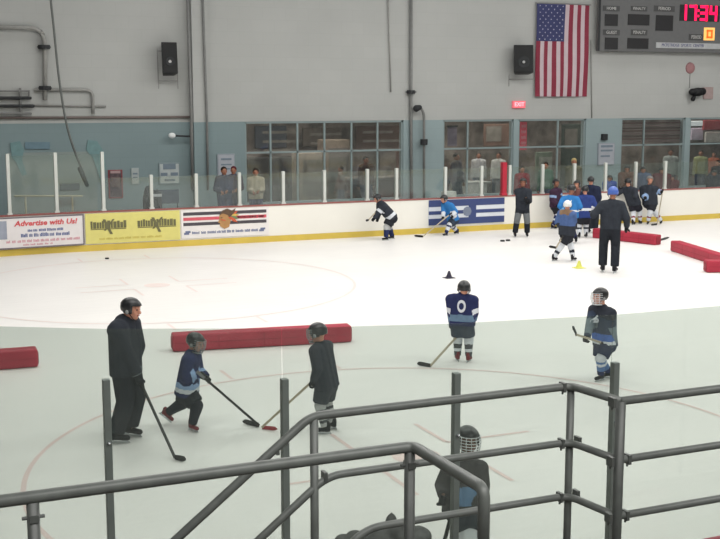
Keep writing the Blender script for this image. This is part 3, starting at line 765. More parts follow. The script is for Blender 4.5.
v = lobby_box('snack_counter', 'counter', 'brown counter inside the fourth window', 622, 178, 684, 205, 2.6, .7, lc('counter_brown', (84, 60, 56)), floor=True)
mb = MB(); mb.box((-.05, -.1, 0), (3.4, .8, .06)); mb.build('worktop', lc('counter_top', (130, 116, 108)), v)
v = lobby_box('ice_cream_freezer', 'freezer', 'white chest freezer inside the second window', 469, 184, 487, 205, 1.4, .8, lc('freezer_white', (206, 204, 200), .1), floor=True)
mb = MB(); mb.box((-.03, -.03, 0), (.95, .83, .06)); mb.build('lid', lc('freezer_lid', (176, 176, 174)), v)
mb = MB(); mb.box((0, 0, 0), (.42, .3, .30)); o = mb.build('paper_box', lc('paper_white', (200, 200, 196), .05), category='box', label='small white box on the ledge behind the boards above the blue banner', bevel=.01)
p = ony(449, 196, YB + .35); o.location = (p.x - .2, YB + .25, p.z - .15)
mb = MB(); mb.box((-.3, -.1, -1.05), (.7, .35, 0)); o2 = mb.build('ledge', DARK, kind='structure'); o2.location = (p.x - .2, YB + .28, p.z - .15)

# ================================================================ ADVERTISING BOARDS on the dasher face
YA = YB - .035
def A_(px, py): return ony(px, py, YA)
ZB0, ZB1 = .235, 1.03
def banner(px0, px1, m, label, z0=ZB0, z1=ZB1, frame=None):
    x0 = A_(px0, 230).x; x1 = A_(px1, 225).x
    if x0 < CX: pass
    o = empty('dasher_banner', (x0, YA, z0), label, 'advertising banner')
    if x0 < CX:      # follows the start of the rounded corner
        yl = YB - RC + math.sqrt(RC ** 2 - (x0 - CX) ** 2) - .045
        o.location.y = yl; o.rotation_euler.z = math.atan2(YA - .01 - yl, x1 - x0)
    mb = MB(); mb.box((0, 0, 0), (x1 - x0, .03, z1 - z0)); s_ = mb.build('sheet', m, o)
    if frame:
        mb = MB(); t = .035; w_ = x1 - x0; h_ = z1 - z0
        mb.box((-t, -.012, -t), (w_ + t, .01, 0)); mb.box((-t, -.012, h_), (w_ + t, .01, h_ + t)); mb.box((-t, -.012, 0), (0, .01, h_)); mb.box((w_, -.012, 0), (w_ + t, .01, h_)); mb.build('frame', frame, o)
    return o, x1 - x0, z1 - z0
def words(mb, x, z, n, h, w, gap=.03, seed=1, mi=0):
    """a line of blurred small print as uneven word blocks"""
    r = random.Random(seed); c = x
    while c < x + w - .06:
        l = min(r.uniform(.08, .26), x + w - c); k = c
        while k < c + l - .02:
            ww = r.uniform(.018, .03); hh = h * r.uniform(.7, 1.0); mb.box((k, -.006, z), (min(k + ww, c + l), 0, z + hh), mi); k += ww + .010
        c += l + gap
LW = mat('banner_white', (222, 218, 218), .6, .02); LRed = mat('banner_red_ink', (206, 88, 92), .6); LBl = mat('banner_blue_ink', (96, 108, 150), .6); LBk = mat('banner_black_ink', (62, 62, 66), .6)
o, w, h = banner(-6, 83, LW, 'white banner with red heading and grey frame at the left end of the boards', frame=mat('banner_frame_grey', (116, 110, 116), .6))
xo = o.location.x
def ax(px): return A_(px, 228).x - xo
text_mb('Advertise with Us!', .20, ((ax(13) + ax(78)) / 2, -.006, h * .81), sx=1.12, shear=.2, bold=.006).build('heading', LRed, o)
mb = MB(); words(mb, ax(27), h * .52, 1, .075, ax(66) - ax(27), seed=3); words(mb, ax(20), h * .34, 1, .10, ax(72) - ax(20), seed=5); mb.build('small_print', LBl, o)
mb = MB(); words(mb, ax(5), h * .16, 1, .075, ax(80) - ax(5), seed=8); words(mb, ax(22), h * .05, 1, .05, ax(52) - ax(22), seed=9); mb.build('small_print', mat('banner_pink_ink', (204, 150, 160), .6), o)
mb = MB(); mb.box((ax(-6) + .01, -.008, h * .3), (ax(6), 0, h * .93)); mb.build('printed_block', mat('block_grey', (150, 156, 170), .6), o)
# yellow banner
o, w, h = banner(85.5, 180, mat('banner_yellow', (216, 208, 126), .6, .03), 'yellow banner with two dark block logos', z0=.21, z1=1.06); xo = o.location.x
mb = MB()
for cx in (108.5, 157):
    x = ax(cx); r = random.Random(int(cx)); hw = .50 if cx < 120 else .56
    k = x - hw
    while k < x + hw:
        ww = r.uniform(.05, .09); mb.box((k, -.008, h * .50), (k + ww, 0, h * .50 + .20 * r.uniform(.8, 1.1))); k += ww + .016
    mb.box((x - hw, -.006, h * .46), (x + hw, 0, h * .485))
    mb.add([V((x - .16, -.012, h * .80)), V((x - .08, -.012, h * .80)), V((x + .12, -.012, h * .30)), V((x + .04, -.012, h * .30))], [(0, 3, 2, 1)])
    mb.add([V((x + .12, -.013, h * .80)), V((x + .18, -.013, h * .80)), V((x - .08, -.013, h * .42)), V((x - .14, -.013, h * .42))], [(0, 3, 2, 1)])
mb.build('block_logo', mat('logo_olive_black', (108, 106, 76), .6), o)
mb = MB(); words(mb, ax(99), h * .12, 1, .06, ax(165) - ax(99), seed=12); mb.build('small_print', mat('ochre_ink', (196, 180, 92), .6), o)
# striped emblem banner
o, w, h = banner(181.5, 269, mat('banner_white2', (230, 226, 224), .6, .02), 'white banner with black and red stripes and a round feathered head emblem', z0=.23, z1=1.06); xo = o.location.x
mb = MB()
for (z0, z1, mi) in ((.80, .91, 0), (.62, .73, 1), (.44, .55, 0)):
    mb.box((ax(183.5), -.006, h * z0), (ax(266.5), 0, h * z1), mi)
mb.build('stripes', [mat('stripe_charcoal', (78, 74, 80), .6), mat('stripe_red', (206, 92, 104), .6)], o)
mb = MB(); r = random.Random(4); words(mb, ax(238), h * .635, 1, .085, ax(264) - ax(238), seed=21); mb.build('script_lettering', mat('script_pale', (236, 214, 214), .6), o)
mb = MB(); words(mb, ax(192), h * .14, 1, .08, ax(258) - ax(192), seed=23)
for cx in (187, 262): 
    x = ax(cx)
    for (a_, b_) in ((-.09, .09), (-.05, .13)): mb.box((x + a_, -.008, h * .13 + (.05 if a_ > -.06 else 0)), (x + b_ - .03, 0, h * .2 + (.05 if a_ > -.06 else 0)))
mb.build('small_print', mat('slate_ink', (112, 122, 152), .6), o)
EM = [mat('emblem_tan', (176, 134, 88), .6), mat('emblem_rust', (196, 96, 68), .6), mat('emblem_dark', (98, 78, 62), .6), mat('emblem_gold', (208, 178, 96), .6), mat('emblem_green', (110, 132, 96), .6)]
cx = ax(225); cz = h * .66; mb = MB()
def fan(pts, y, mi): mb.add([V((cx + a_ * .9, y, cz + b_ * .88)) for a_, b_ in pts], [tuple(range(len(pts)))], mi)
face = [(-.20, -.06), (-.24, -.13), (-.17, -.16), (-.18, -.26), (-.02, -.36), (.14, -.30), (.20, -.05), (.16, .16), (-.04, .22), (-.18, .12)]
fan(face, -.014, 0)
fan([(-.20, .10), (-.08, .26), (.08, .32), (.26, .24), (.34, .06), (.20, -.02), (.10, .10), (-.06, .16)], -.018, 2)
for k, (aa, mi) in enumerate(((30, 1), (10, 3), (-12, 4), (-34, 1), (50, 2))):
    a_ = R_(aa); d = V((math.cos(a_), 0, math.sin(a_))); n_ = V((-d.z, 0, d.x)); b0 = V((cx + .12, -.022 - .002 * k, cz + .04))
    mb.add([b0 - n_ * .03, b0 + d * .18 - n_ * .05, b0 + d * .32, b0 + d * .18 + n_ * .05, b0 + n_ * .03], [(0, 1, 2, 3, 4)], mi)
fan([(-.14, -.02), (.02, -.06), (.02, -.10), (-.14, -.06)], -.020, 1)
fan([(-.16, .02), (-.10, .04), (-.08, .01), (-.14, 0)], -.021, 2)
mb.build('head_emblem', EM, o)
# blue striped banner
NAVY = mat('banner_navy', (62, 74, 118), .6, .04)
o, w, h = banner(428.5, 504, mat('banner_white3', (214, 218, 224), .6, .02), 'navy and white striped banner behind the kneeling blue skater', z0=.26, z1=1.06); xo = o.location.x
mb = MB()
for (z0, z1) in ((.73, 1.0), (.42, .56), (0, .26)): mb.box((0, -.008, h * z0), (w, 0, h * z1))
mb.box((w * .52, -.009, h * .26), (w * .62, 0, h * .73)); mb.build('stripes', NAVY, o)
mb = MB(); x = w * .50
for k in range(8):
    a0 = k * PI / 4; mb.add([V((x, -.014, h * .5)), V((x + .16 * math.cos(a0), -.014, h * .5 + .16 * math.sin(a0))), V((x + .16 * math.cos(a0 + PI / 4), -.014, h * .5 + .16 * math.sin(a0 + PI / 4)))], [(0, 2, 1)])
mb.build('round_emblem', mat('emblem_slate', (120, 128, 146), .6), o)
mb = MB(); words(mb, w * .3, h * .83, 1, .06, w * .4, seed=31); words(mb, w * .3, h * .1, 1, .06, w * .45, seed=32); mb.build('small_print', mat('pale_ink', (170, 176, 196), .6), o)

# ================================================================ ICE THINGS
def pad(p0, p1, label, w=.30, h=.30, name='foam_divider'):
    a = onz(*p0) if len(p0) == 2 else V(p0); b = onz(*p1) if len(p1) == 2 else V(p1)
    a.z = b.z = 0; d = b - a; Lh = d.length; ang = math.atan2(d.y, d.x)
    root = empty(name, (a.x, a.y, 0), label, 'foam divider', 'red foam dividers laid on the ice'); root.rotation_euler = (0, 0, ang)
    mb = MB(); mb.box((0, 0, .004), (Lh, w, h)); mb.build('pad_body', REDPAD, root, bevel=.035)
    mb = MB()
    for k in range(1, 4): x = Lh * k / 4; mb.box((x - .006, -.003, .03), (x + .006, w + .003, h - .03))
    mb.box((.04, -.003, h * .48), (Lh - .04, .002, h * .52)); mb.build('seam', REDPAD2, root)
    for x in (-.012, Lh - .004):
        mb = MB(); mb.box((x, .05, .05), (x + .016, w - .05, h - .06)); mb.build('end_strap', REDPAD2, root)
pad((173, 352.5), (352, 342.5), 'long red foam divider on the ice behind the two children')
pad((-.9, 18.75, 0), (2.46, 18.62, 0), 'red foam divider lying at the left edge of the view')
pad((592, 238), (655, 245.5), 'red foam divider behind the big coach in the blue helmet')
pad((670, 251), (722, 268), 'red foam divider running to the right edge, beyond the dark stick blade')
pad((19.06, 22.35, 0), (21.4, 21.35, 0), 'red foam divider end jutting in at the right edge in front of another')
def cone(px, py, m, label, s=1.0):
    g = onz(px, py); o = empty('marker_cone', (g.x, g.y, 0), label, 'cone')
    mb = MB(); mb.lathe((0, 0, 0), Matrix.Identity(3), [(.006, 0), (.006, .11 * s), (.02 * s, .11 * s), (.022 * s, .075 * s), (.17 * s, .022 * s), (.175 * s, 0)], 20); mb.build('cone_body', m, o, smooth=False)
    mb = MB(); mb.box((-.12 * s, -.12 * s, .002), (.12 * s, .12 * s, .014)); mb.build('base', m, o, bevel=.004)
cone(449, 278, mat('cone_dark', (52, 50, 66), .6), 'small dark cone on the open ice behind the player in the navy number jersey', 1.0)
cone(579, 268, mat('cone_yellow', (222, 222, 110), .6), 'small yellow green cone in front of the white helmeted player', 1.1)
def puck(px, py, label, s=1.0, m=BLACK, group=None):
    g = onz(px, py); mb = MB(); mb.lathe((0, 0, 0), Matrix.Identity(3), [(.002, 0), (.002, .036 * s), (.004, .038 * s), (.024 * s, .038 * s), (.026 * s, .036 * s), (.026 * s, 0)], 20)
    o = mb.build('puck', m, category='puck', label=label, group=group); o.location = (g.x, g.y, 0)
puck(107, 259, 'lone black puck on the ice below the yellow banner', 1.4)
puck(502.5, 241.5, 'dull puck farther from the standing coach, outer one of two', 1.8, DARK)
puck(508, 241, 'dull puck touching the feet of the standing coach, next to another', 1.8, DARK)

# top edge of a red seat in the lowest row, bottom right corner
sp = ony(714, 541, 5.6)
o = empty('stadium_seat', (sp.x, 5.6, 0), 'dull red seat whose top edge shows at the bottom right corner', 'seat')
mb = MB(); mb.box((-.10, -.03, sp.z - .42), (.34, .02, sp.z + .03)); mb.build('backrest', mat('dull_red_seat', (150, 84, 92), .6), o, bevel=.024)
mb = MB(); mb.box((-.10, -.42, sp.z - .46), (.34, .0, sp.z - .42)); mb.build('seat', mat('dull_red_seat', (150, 84, 92), .6), o, bevel=.01)
for x in (-.06, .30): mb = MB(); mb.box((x - .015, -.22, 0), (x + .015, -.18, sp.z - .44)); mb.build('leg', DARK, o)
# ================================================================ PEOPLE
def bez_ik(a, c, l1, l2, hint):
    """two-bone joint position"""
    a, c = V(a), V(c); d = c - a; L = d.length
    if L >= (l1 + l2) * .995: return a + d * (l1 / (l1 + l2))
    x = (l1 * l1 - l2 * l2 + L * L) / (2 * L); y = math.sqrt(max(l1 * l1 - x * x, 0))
    dn = d.normalized(); h = V(hint); h = (h - dn * h.dot(dn))
    if h.length < 1e-4: h = dn.orthogonal()
    return a + dn * x + h.normalized() * y

def face_dir(pos, ang):
    v = V((pos.x, pos.y, 0)).normalized(); r = V((v.y, -v.x, 0))
    return (-v * math.cos(R_(ang)) + r * math.sin(R_(ang))).normalized()

def C(name, rgb, var=.12, sc=9, rough=.85): return mat(name, rgb, rough, var, sc, spec=.15)
NAVYJ = C('navy_jersey', (42, 48, 84)); BLKJ = C('black_jersey', (50, 54, 62)); BLUEJ = C('bright_blue_jersey', (52, 116, 178)); WHT = C('white_cloth', (206, 210, 216), .05)
PALEB = C('pale_blue_cloth', (142, 168, 204)); SLATE = C('slate_blue_cloth', (96, 120, 142)); PANT = C('black_pants', (42, 44, 50)); COAT = C('coach_jacket', (47, 51, 58)); TRACK = C('coach_trousers', (38, 41, 47))
GREYC = C('grey_cloth', (120, 122, 124)); REDC = C('dark_red_cloth', (120, 40, 48)); PKNEE = C('pale_knee_cloth', (172, 174, 174)); MAROON = C('maroon_cloth', (84, 36, 44))
GLOVE = C('black_glove', (32, 33, 36), .2, 20, .6); BOOT = C('black_skate_boot', (34, 34, 38), .2, 20, .5); BOOTR = C('red_black_skate_boot', (112, 40, 46), .2, 20, .5)
HBLK = mat('black_helmet', (34, 36, 38), .35, .08, 10, spec=.5); HWHT = mat('white_helmet', (222, 224, 222), .35, .04, spec=.5); HBLU = mat('blue_helmet', (62, 92, 168), .35, .06, spec=.5)
CAGE = mat('cage_wire', (150, 154, 156), .35, .05, metal=.5); CAGEW = mat('white_cage_wire', (206, 210, 212), .4); PADW = mat('helmet_padding', (140, 142, 142), .8)
HAIRD = C('dark_hair', (44, 36, 32), .3, 30); HAIRB = C('brown_hair', (84, 62, 46), .3, 30)
TANJ = C('tan_jacket', (158, 150, 132)); DKBLUE = C('dark_blue_coat', (56, 62, 84)); OLIVE = C('olive_coat', (84, 82, 66)); GREENC = C('green_coat', (70, 98, 84)); JEANS = C('jeans', (62, 70, 92)); SKYC = C('sky_cloth', (120, 160, 200))
LILACC = C('pale_shirt', (180, 182, 186))

def solve_bands(segs, bands, default):
    """segs: list of (a,b,key); bands[key] = [(t0,t1,mat index)]"""
    def f(p):
        best = 1e9; res = default
        for a, b, key in segs:
            d = b - a; t = (p - a).dot(d) / max(d.length_squared, 1e-9); tc = min(1, max(0, t)); dist = (p - (a + d * tc)).length
            if dist < best - 1e-6:
                best = dist; res = default
                for (t0, t1, mi) in bands.get(key, ()):
                    if t0 <= t < t1: res = mi; break
        return res
    return f

def person(label, feet, h, face, hip, neck, head, hands, look=None, kit='player', category='person', group=None, name='person',
           top=BLKJ, top_mats=(), top_bands=None, pants=PANT, socks=WHT, sock_mats=(), sock_bands=None, thigh_bands=None, helmet=HBLK, cage=None, skin=SKIN,
           boots=BOOT, gloves=GLOVE, sticks=None, wide=1.0, vox=.014, ground=0.0, foot_dirs=None, head_pitch=0.0, elbow_hint=None, hair=HAIRD, number=None,
           blade_off=None, dd_hip=0.0, dd_neck=0.0, dd_head=0.0, lift=(0, 0), slim=1.0, shoulder_roll=0.0, hair_len=0.0, bend=.975, shs=1.0):
    fp = [onz(*f[:2], ground) if len(f) == 2 else onz(f[0], f[1], ground + f[2]) for f in feet]
    base = (fp[0] + fp[1]) / 2; base.z = ground
    D = base.dot(FH)
    fd = face_dir(base, face); ld = face_dir(base, face if look is None else look)
    right = V((fd.y, -fd.x, 0))
    hipc = atd(*hip, D + dd_hip); nk = atd(*neck, D + dd_neck); hd = atd(*head, D + dd_head)
    s = h / 1.75; w = wide * s * (1.16 if kit != 'civil' else 1.05)
    gear = kit in ('player', 'coach')
    up = (nk - hipc).normalized()
    sr = (right + up * shoulder_roll).normalized()
    shw = .165 * w * shs * (1.08 if kit == 'player' else 1.0)
    shc = nk - up * .025 * s
    sh = [shc - sr * shw - up * .035 * s, shc + sr * shw - up * .035 * s]                       # 0 left, 1 right
    hj = [hipc - right * .095 * s, hipc + right * .095 * s]
    ank_h = (.14 if gear else .085) * (s if s > .85 else .9 * s + .05)
    ank = [f + V((0, 0, ank_h)) for f in fp]
    thigh = .245 * h; shin = .245 * h - .0
    knees = []
    for i in range(2):
        hint = fd + right * (-.15 if i == 0 else .15)
        L = (ank[i] - hj[i]).length; tot = thigh + shin; k = max(L * 1.003 / tot, min(1.0, max(.78, L / (tot * bend))))
        knees.append(bez_ik(hj[i], ank[i], thigh * k, shin * k, hint))
    ua, fa_ = .165 * h, .145 * h
    hpos = [atd(hx, hy, D + dd) for hx, hy, dd in hands]
    elb = []; wr = []
    for i in range(2):
        out = -right if i == 0 else right
        hint = (elbow_hint[i] if elbow_hint else None)
        hint = V(hint) if hint is not None else (out * .45 - fd * .7 - V((0, 0, .6)))
        v = hpos[i] - sh[i]; wpos = hpos[i] - v.normalized() * .06 * s
        L = (wpos - sh[i]).length; k = max(1.0, L * 1.002 / (ua + fa_)); k = min(k, 1.35)
        if L > (ua + fa_) * 1.35: wpos = sh[i] + v.normalized() * (ua + fa_) * 1.34; hpos[i] = wpos + v.normalized() * .06 * s
        e = bez_ik(sh[i], wpos, ua * k, fa_ * k, hint); elb.append(e); wr.append(wpos)
    O = base
    loc = lambda p: V(p) - O
    # ---- body: one continuous surface
    mb = MB()
    hs = ((.62 + .38 * s) if s < 1 else s) * (1.16 if kit == 'player' else 1.08 if kit == 'coach' else 1.0)           # children's heads are relatively large
    ldp = (ld * math.cos(head_pitch) + V((0, 0, -1)) * math.sin(head_pitch)).normalized(); lr = V((ldp.y, -ldp.x, 0)).normalized(); lu = lr.cross(ldp).normalized()
    Q = Matrix((lr, ldp, lu)).transposed()
    hdl = loc(hd)
    def HP(x, y, z): return hdl + Q @ V((x * hs, y * hs, z * hs))
    mb.ell(HP(0, -.008, .02), (.076 * hs, .094 * hs, .098 * hs), Q)
    mb.ell(HP(0, .022, -.045), (.056 * hs, .066 * hs, .070 * hs), Q)
    mb.cap(HP(0, .05, -.095), .024 * hs, HP(0, .066, -.088), .020 * hs)
    mb.cap(HP(0, .086, .012), .011 * hs, HP(0, .108, -.026), .016 * hs)
    for sx in (-1, 1):
        mb.cap(HP(sx * .078, -.004, .012), .014 * hs, HP(sx * .080, -.002, -.026), .010 * hs)
        mb.cap(HP(sx * .045, .062, -.02), .018 * hs, HP(sx * .03, .07, -.05), .016 * hs)
        mb.cap(HP(sx * .015, .088, .03), .010 * hs, HP(sx * .05, .078, .034), .010 * hs)
    mb.cap(HP(0, -.02, -.05), .052 * hs, loc(nk), .058 * s)
    hl = [loc(p) for p in hj]; sl = [loc(p) for p in sh]; kl = [loc(p) for p in knees]; al = [loc(p) for p in ank]; el = [loc(p) for p in elb]; wl = [loc(p) for p in wr]; gl = [loc(p) for p in hpos]
    mb.cap(loc(nk), .058 * s, loc(shc), .075 * s)
    for i in range(2):
        mb.cap(sl[i] * .75 + loc(shc) * .25, .058 * w, hl[i] * .8 + loc(hipc) * .2, .085 * s)
        mb.cap(loc(shc), .07 * s, sl[i], .05 * w)
        mb.cap(sl[i], .048 * w, el[i], .038 * w); mb.cap(el[i], .038 * w, wl[i], .027 * s)
        mb.cap(hl[i], .078 * s, kl[i], .052 * s); mb.cap(kl[i], .050 * s, al[i], .030 * s)
        fdir = fd if not foot_dirs else face_dir(base, foot_dirs[i])
        mb.cap(al[i] - V((0, 0, .03 * s)), .024 * s, al[i] - V((0, 0, ank_h - .06 if gear else .05)) + fdir * .08 * s, .020 * s)
        # hand: palm, four fingers, thumb
        fdv = (gl[i] - el[i]).normalized(); mb.cap(wl[i] - fdv * .03 * s, .022 * s, wl[i] if gloves is not None else gl[i], .022 * s)
    mb.cap(loc(hipc) - right * .05 * s, .09 * s, loc(hipc) + right * .05 * s, .09 * s)
    body = obj_from(remesh(mb, 'person', vox if vox < .016 else .016, 1), name, [skin], None)
    body.location = O; body['category'] = category; body['label'] = label
    if group: body['group'] = group
    P = body
    # eyes and mouth
    if vox < .02:
        mb = MB()
        for sx in (-1, 1): mb.ell(HP(sx * .031, .083, .008), (.012 * hs, .007 * hs, .008 * hs), Q, 8)
        mb.build('eyes', EYEW, P, smooth=True)
        mb = MB(); mb.cap(HP(-.02, .088, -.058), .007 * hs, HP(.02, .088, -.058), .007 * hs, seg=8); mb.build('mouth', LIPS, P, smooth=True)
    # ---- top
    segs = []; mb = MB()
    flare = .135 if kit == 'player' else .125
    hem = [loc(hipc) - right * .075 * w - up * .06 * s, loc(hipc) + right * .075 * w - up * .06 * s]
    for i in range(2):
        a = loc(shc) * .35 + sl[i] * .65 - up * .02 * s
        mb.cap(a, .10 * w, hem[i], flare * w * slim, flat1=True); 
        mb.cap(loc(shc) - up * .01 * s, .085 * w, sl[i], .082 * w); mb.cap(sl[i], .080 * w, el[i], .068 * w); mb.cap(el[i], .068 * w, wl[i], .054 * w, flat1=True)
        segs.append((sl[i], el[i], 'upper')); segs.append((el[i], wl[i], 'fore'))
    mb.cap(loc(shc), .10 * w, (hem[0] + hem[1]) / 2, (flare + .01) * w * slim, flat1=True)
    mb.cap(loc(shc) + up * .01, .075 * s, loc(nk) - up * .015 * s, .070 * s)
    segs.append((loc(shc) + up * .08 * s, (hem[0] + hem[1]) / 2, 'torso'))
    # weight torso segment: use three parallel segments
    for i in range(2): segs.append((loc(shc) * .45 + sl[i] * .55 + up * .08 * s, hem[i], 'torso'))
    me = remesh(mb, 'top', vox, 3)
    tname = 'jersey' if kit == 'player' else 'jacket'
    topo = obj_from(me, tname, [top] + list(top_mats), P, solve_bands(segs, top_bands or {}, 0))
    # ---- trousers
    mb = MB(); segs = []
    if kit == 'player':
        for i in range(2):
            kk = hl[i] * .14 + kl[i] * .86
            mb.cap(hl[i], .118 * w, kk, .108 * w, flat1=True)
        mb.cap(hem[0], .115 * w, hem[1], .115 * w)
        obj_from(remesh(mb, 'pants', vox, 2), 'pants', [pants], P)
        for i in range(2):
            mb = MB(); mb.cap(hl[i] * .2 + kl[i] * .8, .072 * w, kl[i], .078 * w); mb.cap(kl[i], .078 * w, kl[i] * .6 + al[i] * .4, .068 * w); mb.cap(kl[i] * .6 + al[i] * .4, .066 * w, al[i] - V((0, 0, .01)), .052 * w, flat1=True)
            obj_from(remesh(mb, 'sock', vox, 2), 'sock', [socks] + list(sock_mats), P, solve_bands([(kl[i], al[i], 'sock')], {'sock': sock_bands or []}, 0))
    else:
        for i in range(2):
            fdir = fd
            mb.cap(hl[i], .105 * w, kl[i], .085 * w); mb.cap(kl[i], .085 * w, al[i] - V((0, 0, .0)), .078 * w if kit == 'coach' else .065 * w, flat1=True); segs.append((kl[i], al[i], 'leg')); segs.append((hl[i], kl[i], 'thigh'))
        mb.cap(hem[0], .10 * w, hem[1], .10 * w)
        obj_from(remesh(mb, 'trousers', vox, 3), 'trousers', [pants] + list(sock_mats), P, solve_bands(segs, {'leg': sock_bands or [], 'thigh': thigh_bands or []}, 0))
    # ---- footwear
    for i in range(2):
        fdir = fd if not foot_dirs else face_dir(base, foot_dirs[i]); f0 = loc(fp[i]); fr = V((fdir.y, -fdir.x, 0)); k = max(s, .8)
        tilt = lift[i]
        fdz = (fdir - V((0, 0, tilt))).normalized(); fu = fr.cross(fdz)
        def FP(x, y, z): return al[i] + fr * x * k + fdz * y * k + fu * (z * k - ank_h)
        mb = MB(); b0 = .075 if gear else .03
        mb.cap(FP(0, -.05, b0), .040 * k, FP(0, .13, b0 - .008), .036 * k); mb.cap(FP(0, -.045, b0), .042 * k, al[i] + V((0, 0, .03 * k)) - fdir * .01, .052 * k, flat1=True)
        if gear: mb.cap(FP(0, -.06, b0 + .05), .035 * k, al[i] + V((0, 0, .05 * k)) - fdir * .035, .040 * k)
        sk = obj_from(remesh(mb, 'boot', min(vox, .012), 1), 'skate' if gear else 'shoe', [boots], P)
        if gear:
            mb = MB(); M = Matrix.Translation(FP(0, 0, 0)) @ Matrix((fr, fdz, fu)).transposed().to_4x4()
            mb.box((-.009 * k, -.09 * k, .022 * k), (.009 * k, -.03 * k, .052 * k), 0, M); mb.box((-.009 * k, .06 * k, .022 * k), (.009 * k, .13 * k, .052 * k), 0, M); mb.box((-.006 * k, -.10 * k, .016 * k), (.006 * k, .15 * k, .026 * k), 0, M)
            mb.box((-.002 * k, -.11 * k, .002 * k), (.002 * k, .16 * k, .018 * k), 0, M); mb.build('blade', STEEL, sk)
    # ---- hands / gloves
    for i in range(2):
        sd = None
        if sticks and sticks[i] is not None: sd = V(sticks[i])
        hand(P, gl[i], el[i], wl[i], sd, s if gear else s * .95, gloves, skin, out=(-right if i == 0 else right), fine=(vox < .014))
    # ---- headwear
    if helmet: make_helmet(P, HP, Q, hs, helmet, cage, vox)
    else:
        mb = MB(); mb.ell(HP(0, -.022, .045), (.086 * hs, .096 * hs, .088 * hs), Q)
        if hair_len: mb.cap(HP(0, -.06, .02), .075 * hs, HP(0, -.065, -hair_len), .06 * hs)
        o = obj_from(remesh(mb, 'hair', .012, 1), 'hair', [hair], P)
    if number:
        side, txt, px, py, size, m = number     # text on the jersey, projected on its surface
        bvh = BVHTree.FromPolygons([v.co for v in me.vertices], [tuple(p.vertices) for p in me.polygons])
        nd = -fd if side == 'back' else fd; xr = V((-nd.y, nd.x, 0))
        ctr = shc - up * py * s - O + xr * px * s
        if txt == 'ring':
            t = MB(); n = 28; vs = []; fs = []
            for k in range(n):
                a = 2 * PI * k / n
                for rr in (.55, 1.0): vs.append(ctr + xr * (size * .42 * rr * math.cos(a)) + up * (size * .6 * rr * math.sin(a)))
            fs = [(2*k, 2*k+1, (2*k+3) % (2*n), (2*k+2) % (2*n)) for k in range(n)]; t.add(vs, fs)
        else: t = text_mb(txt, size, ctr, xr, up, 0.0, bold=.008)
        for v in t.v:
            hit = bvh.ray_cast(v + nd * .5, -nd, 1.0)
            if hit[0]: v[:] = hit[0] + nd * .006
        t.build('number', m, topo)
    return dict(O=O, D=D, hands=hpos, body=P, fd=fd, right=right, base=base)

def hand(P, g, elbow, wrist, sd, s, gm, skin, out, fine):
    fore = (wrist - elbow).normalized()
    t = sd.normalized() if sd is not None else (fore.cross(out).normalized() if fore.cross(out).length > .1 else V((0, 0, 1)).cross(fore))
    n = -(fore - t * fore.dot(t))
    if n.length < .05: n = out - t * out.dot(t)
    n.normalize(); b = t.cross(n)
    k = s * (1.15 if gm is not None else .95); r0 = .016 * k if gm is not None else .010 * k; R = .034 * k
    mb = MB()
    def A(ang, rad, tt): return g + n * (rad * math.cos(R_(ang))) + b * (rad * math.sin(R_(ang))) + t * tt
    mb.cap(A(20, R * 1.05, -.032 * k), r0 * 1.5, A(20, R * 1.05, .032 * k), r0 * 1.5); mb.cap(A(60, R, -.034 * k), r0 * 1.2, A(60, R, .034 * k), r0 * 1.2)
    curl = (60, 120, 180, 235) if sd is not None else (60, 105, 140, 170)
    for j, (tt, ln) in enumerate(((-.036, .92), (-.012, 1.0), (.012, 1.0), (.036, .88))):
        for q in range(3):
            a0 = curl[q] * ln + 60 * (1 - ln); a1 = curl[q + 1] * ln + 60 * (1 - ln); rr = R if sd is not None else R * (1 + .25 * q)
            rr2 = R if sd is not None else R * (1 + .25 * (q + 1))
            mb.cap(A(a0, rr, tt * k), r0 * (1 - .08 * q), A(a1, rr2, tt * k), r0 * (.95 - .08 * q), seg=8)
    mb.cap(A(10, R, .044 * k), r0 * 1.2, A(-50, R * 1.05, .052 * k), r0 * 1.1, seg=8); mb.cap(A(-50, R * 1.05, .052 * k), r0 * 1.1, A(-115, R, .045 * k), r0 * .95, seg=8)
    if gm is not None:
        mb.cap(A(20, R, 0), .036 * k, wrist - fore * .05 * s, .050 * k, flat1=True)
        obj_from(remesh(mb, 'glove', .0075 if fine else .011, 1), 'glove', [gm], P)
    else:
        mb.cap(A(20, R, 0), .020 * k, wrist, .024 * k)
        obj_from(remesh(mb, 'hand', .006 if fine else .009, 1), 'hand', [skin], P)

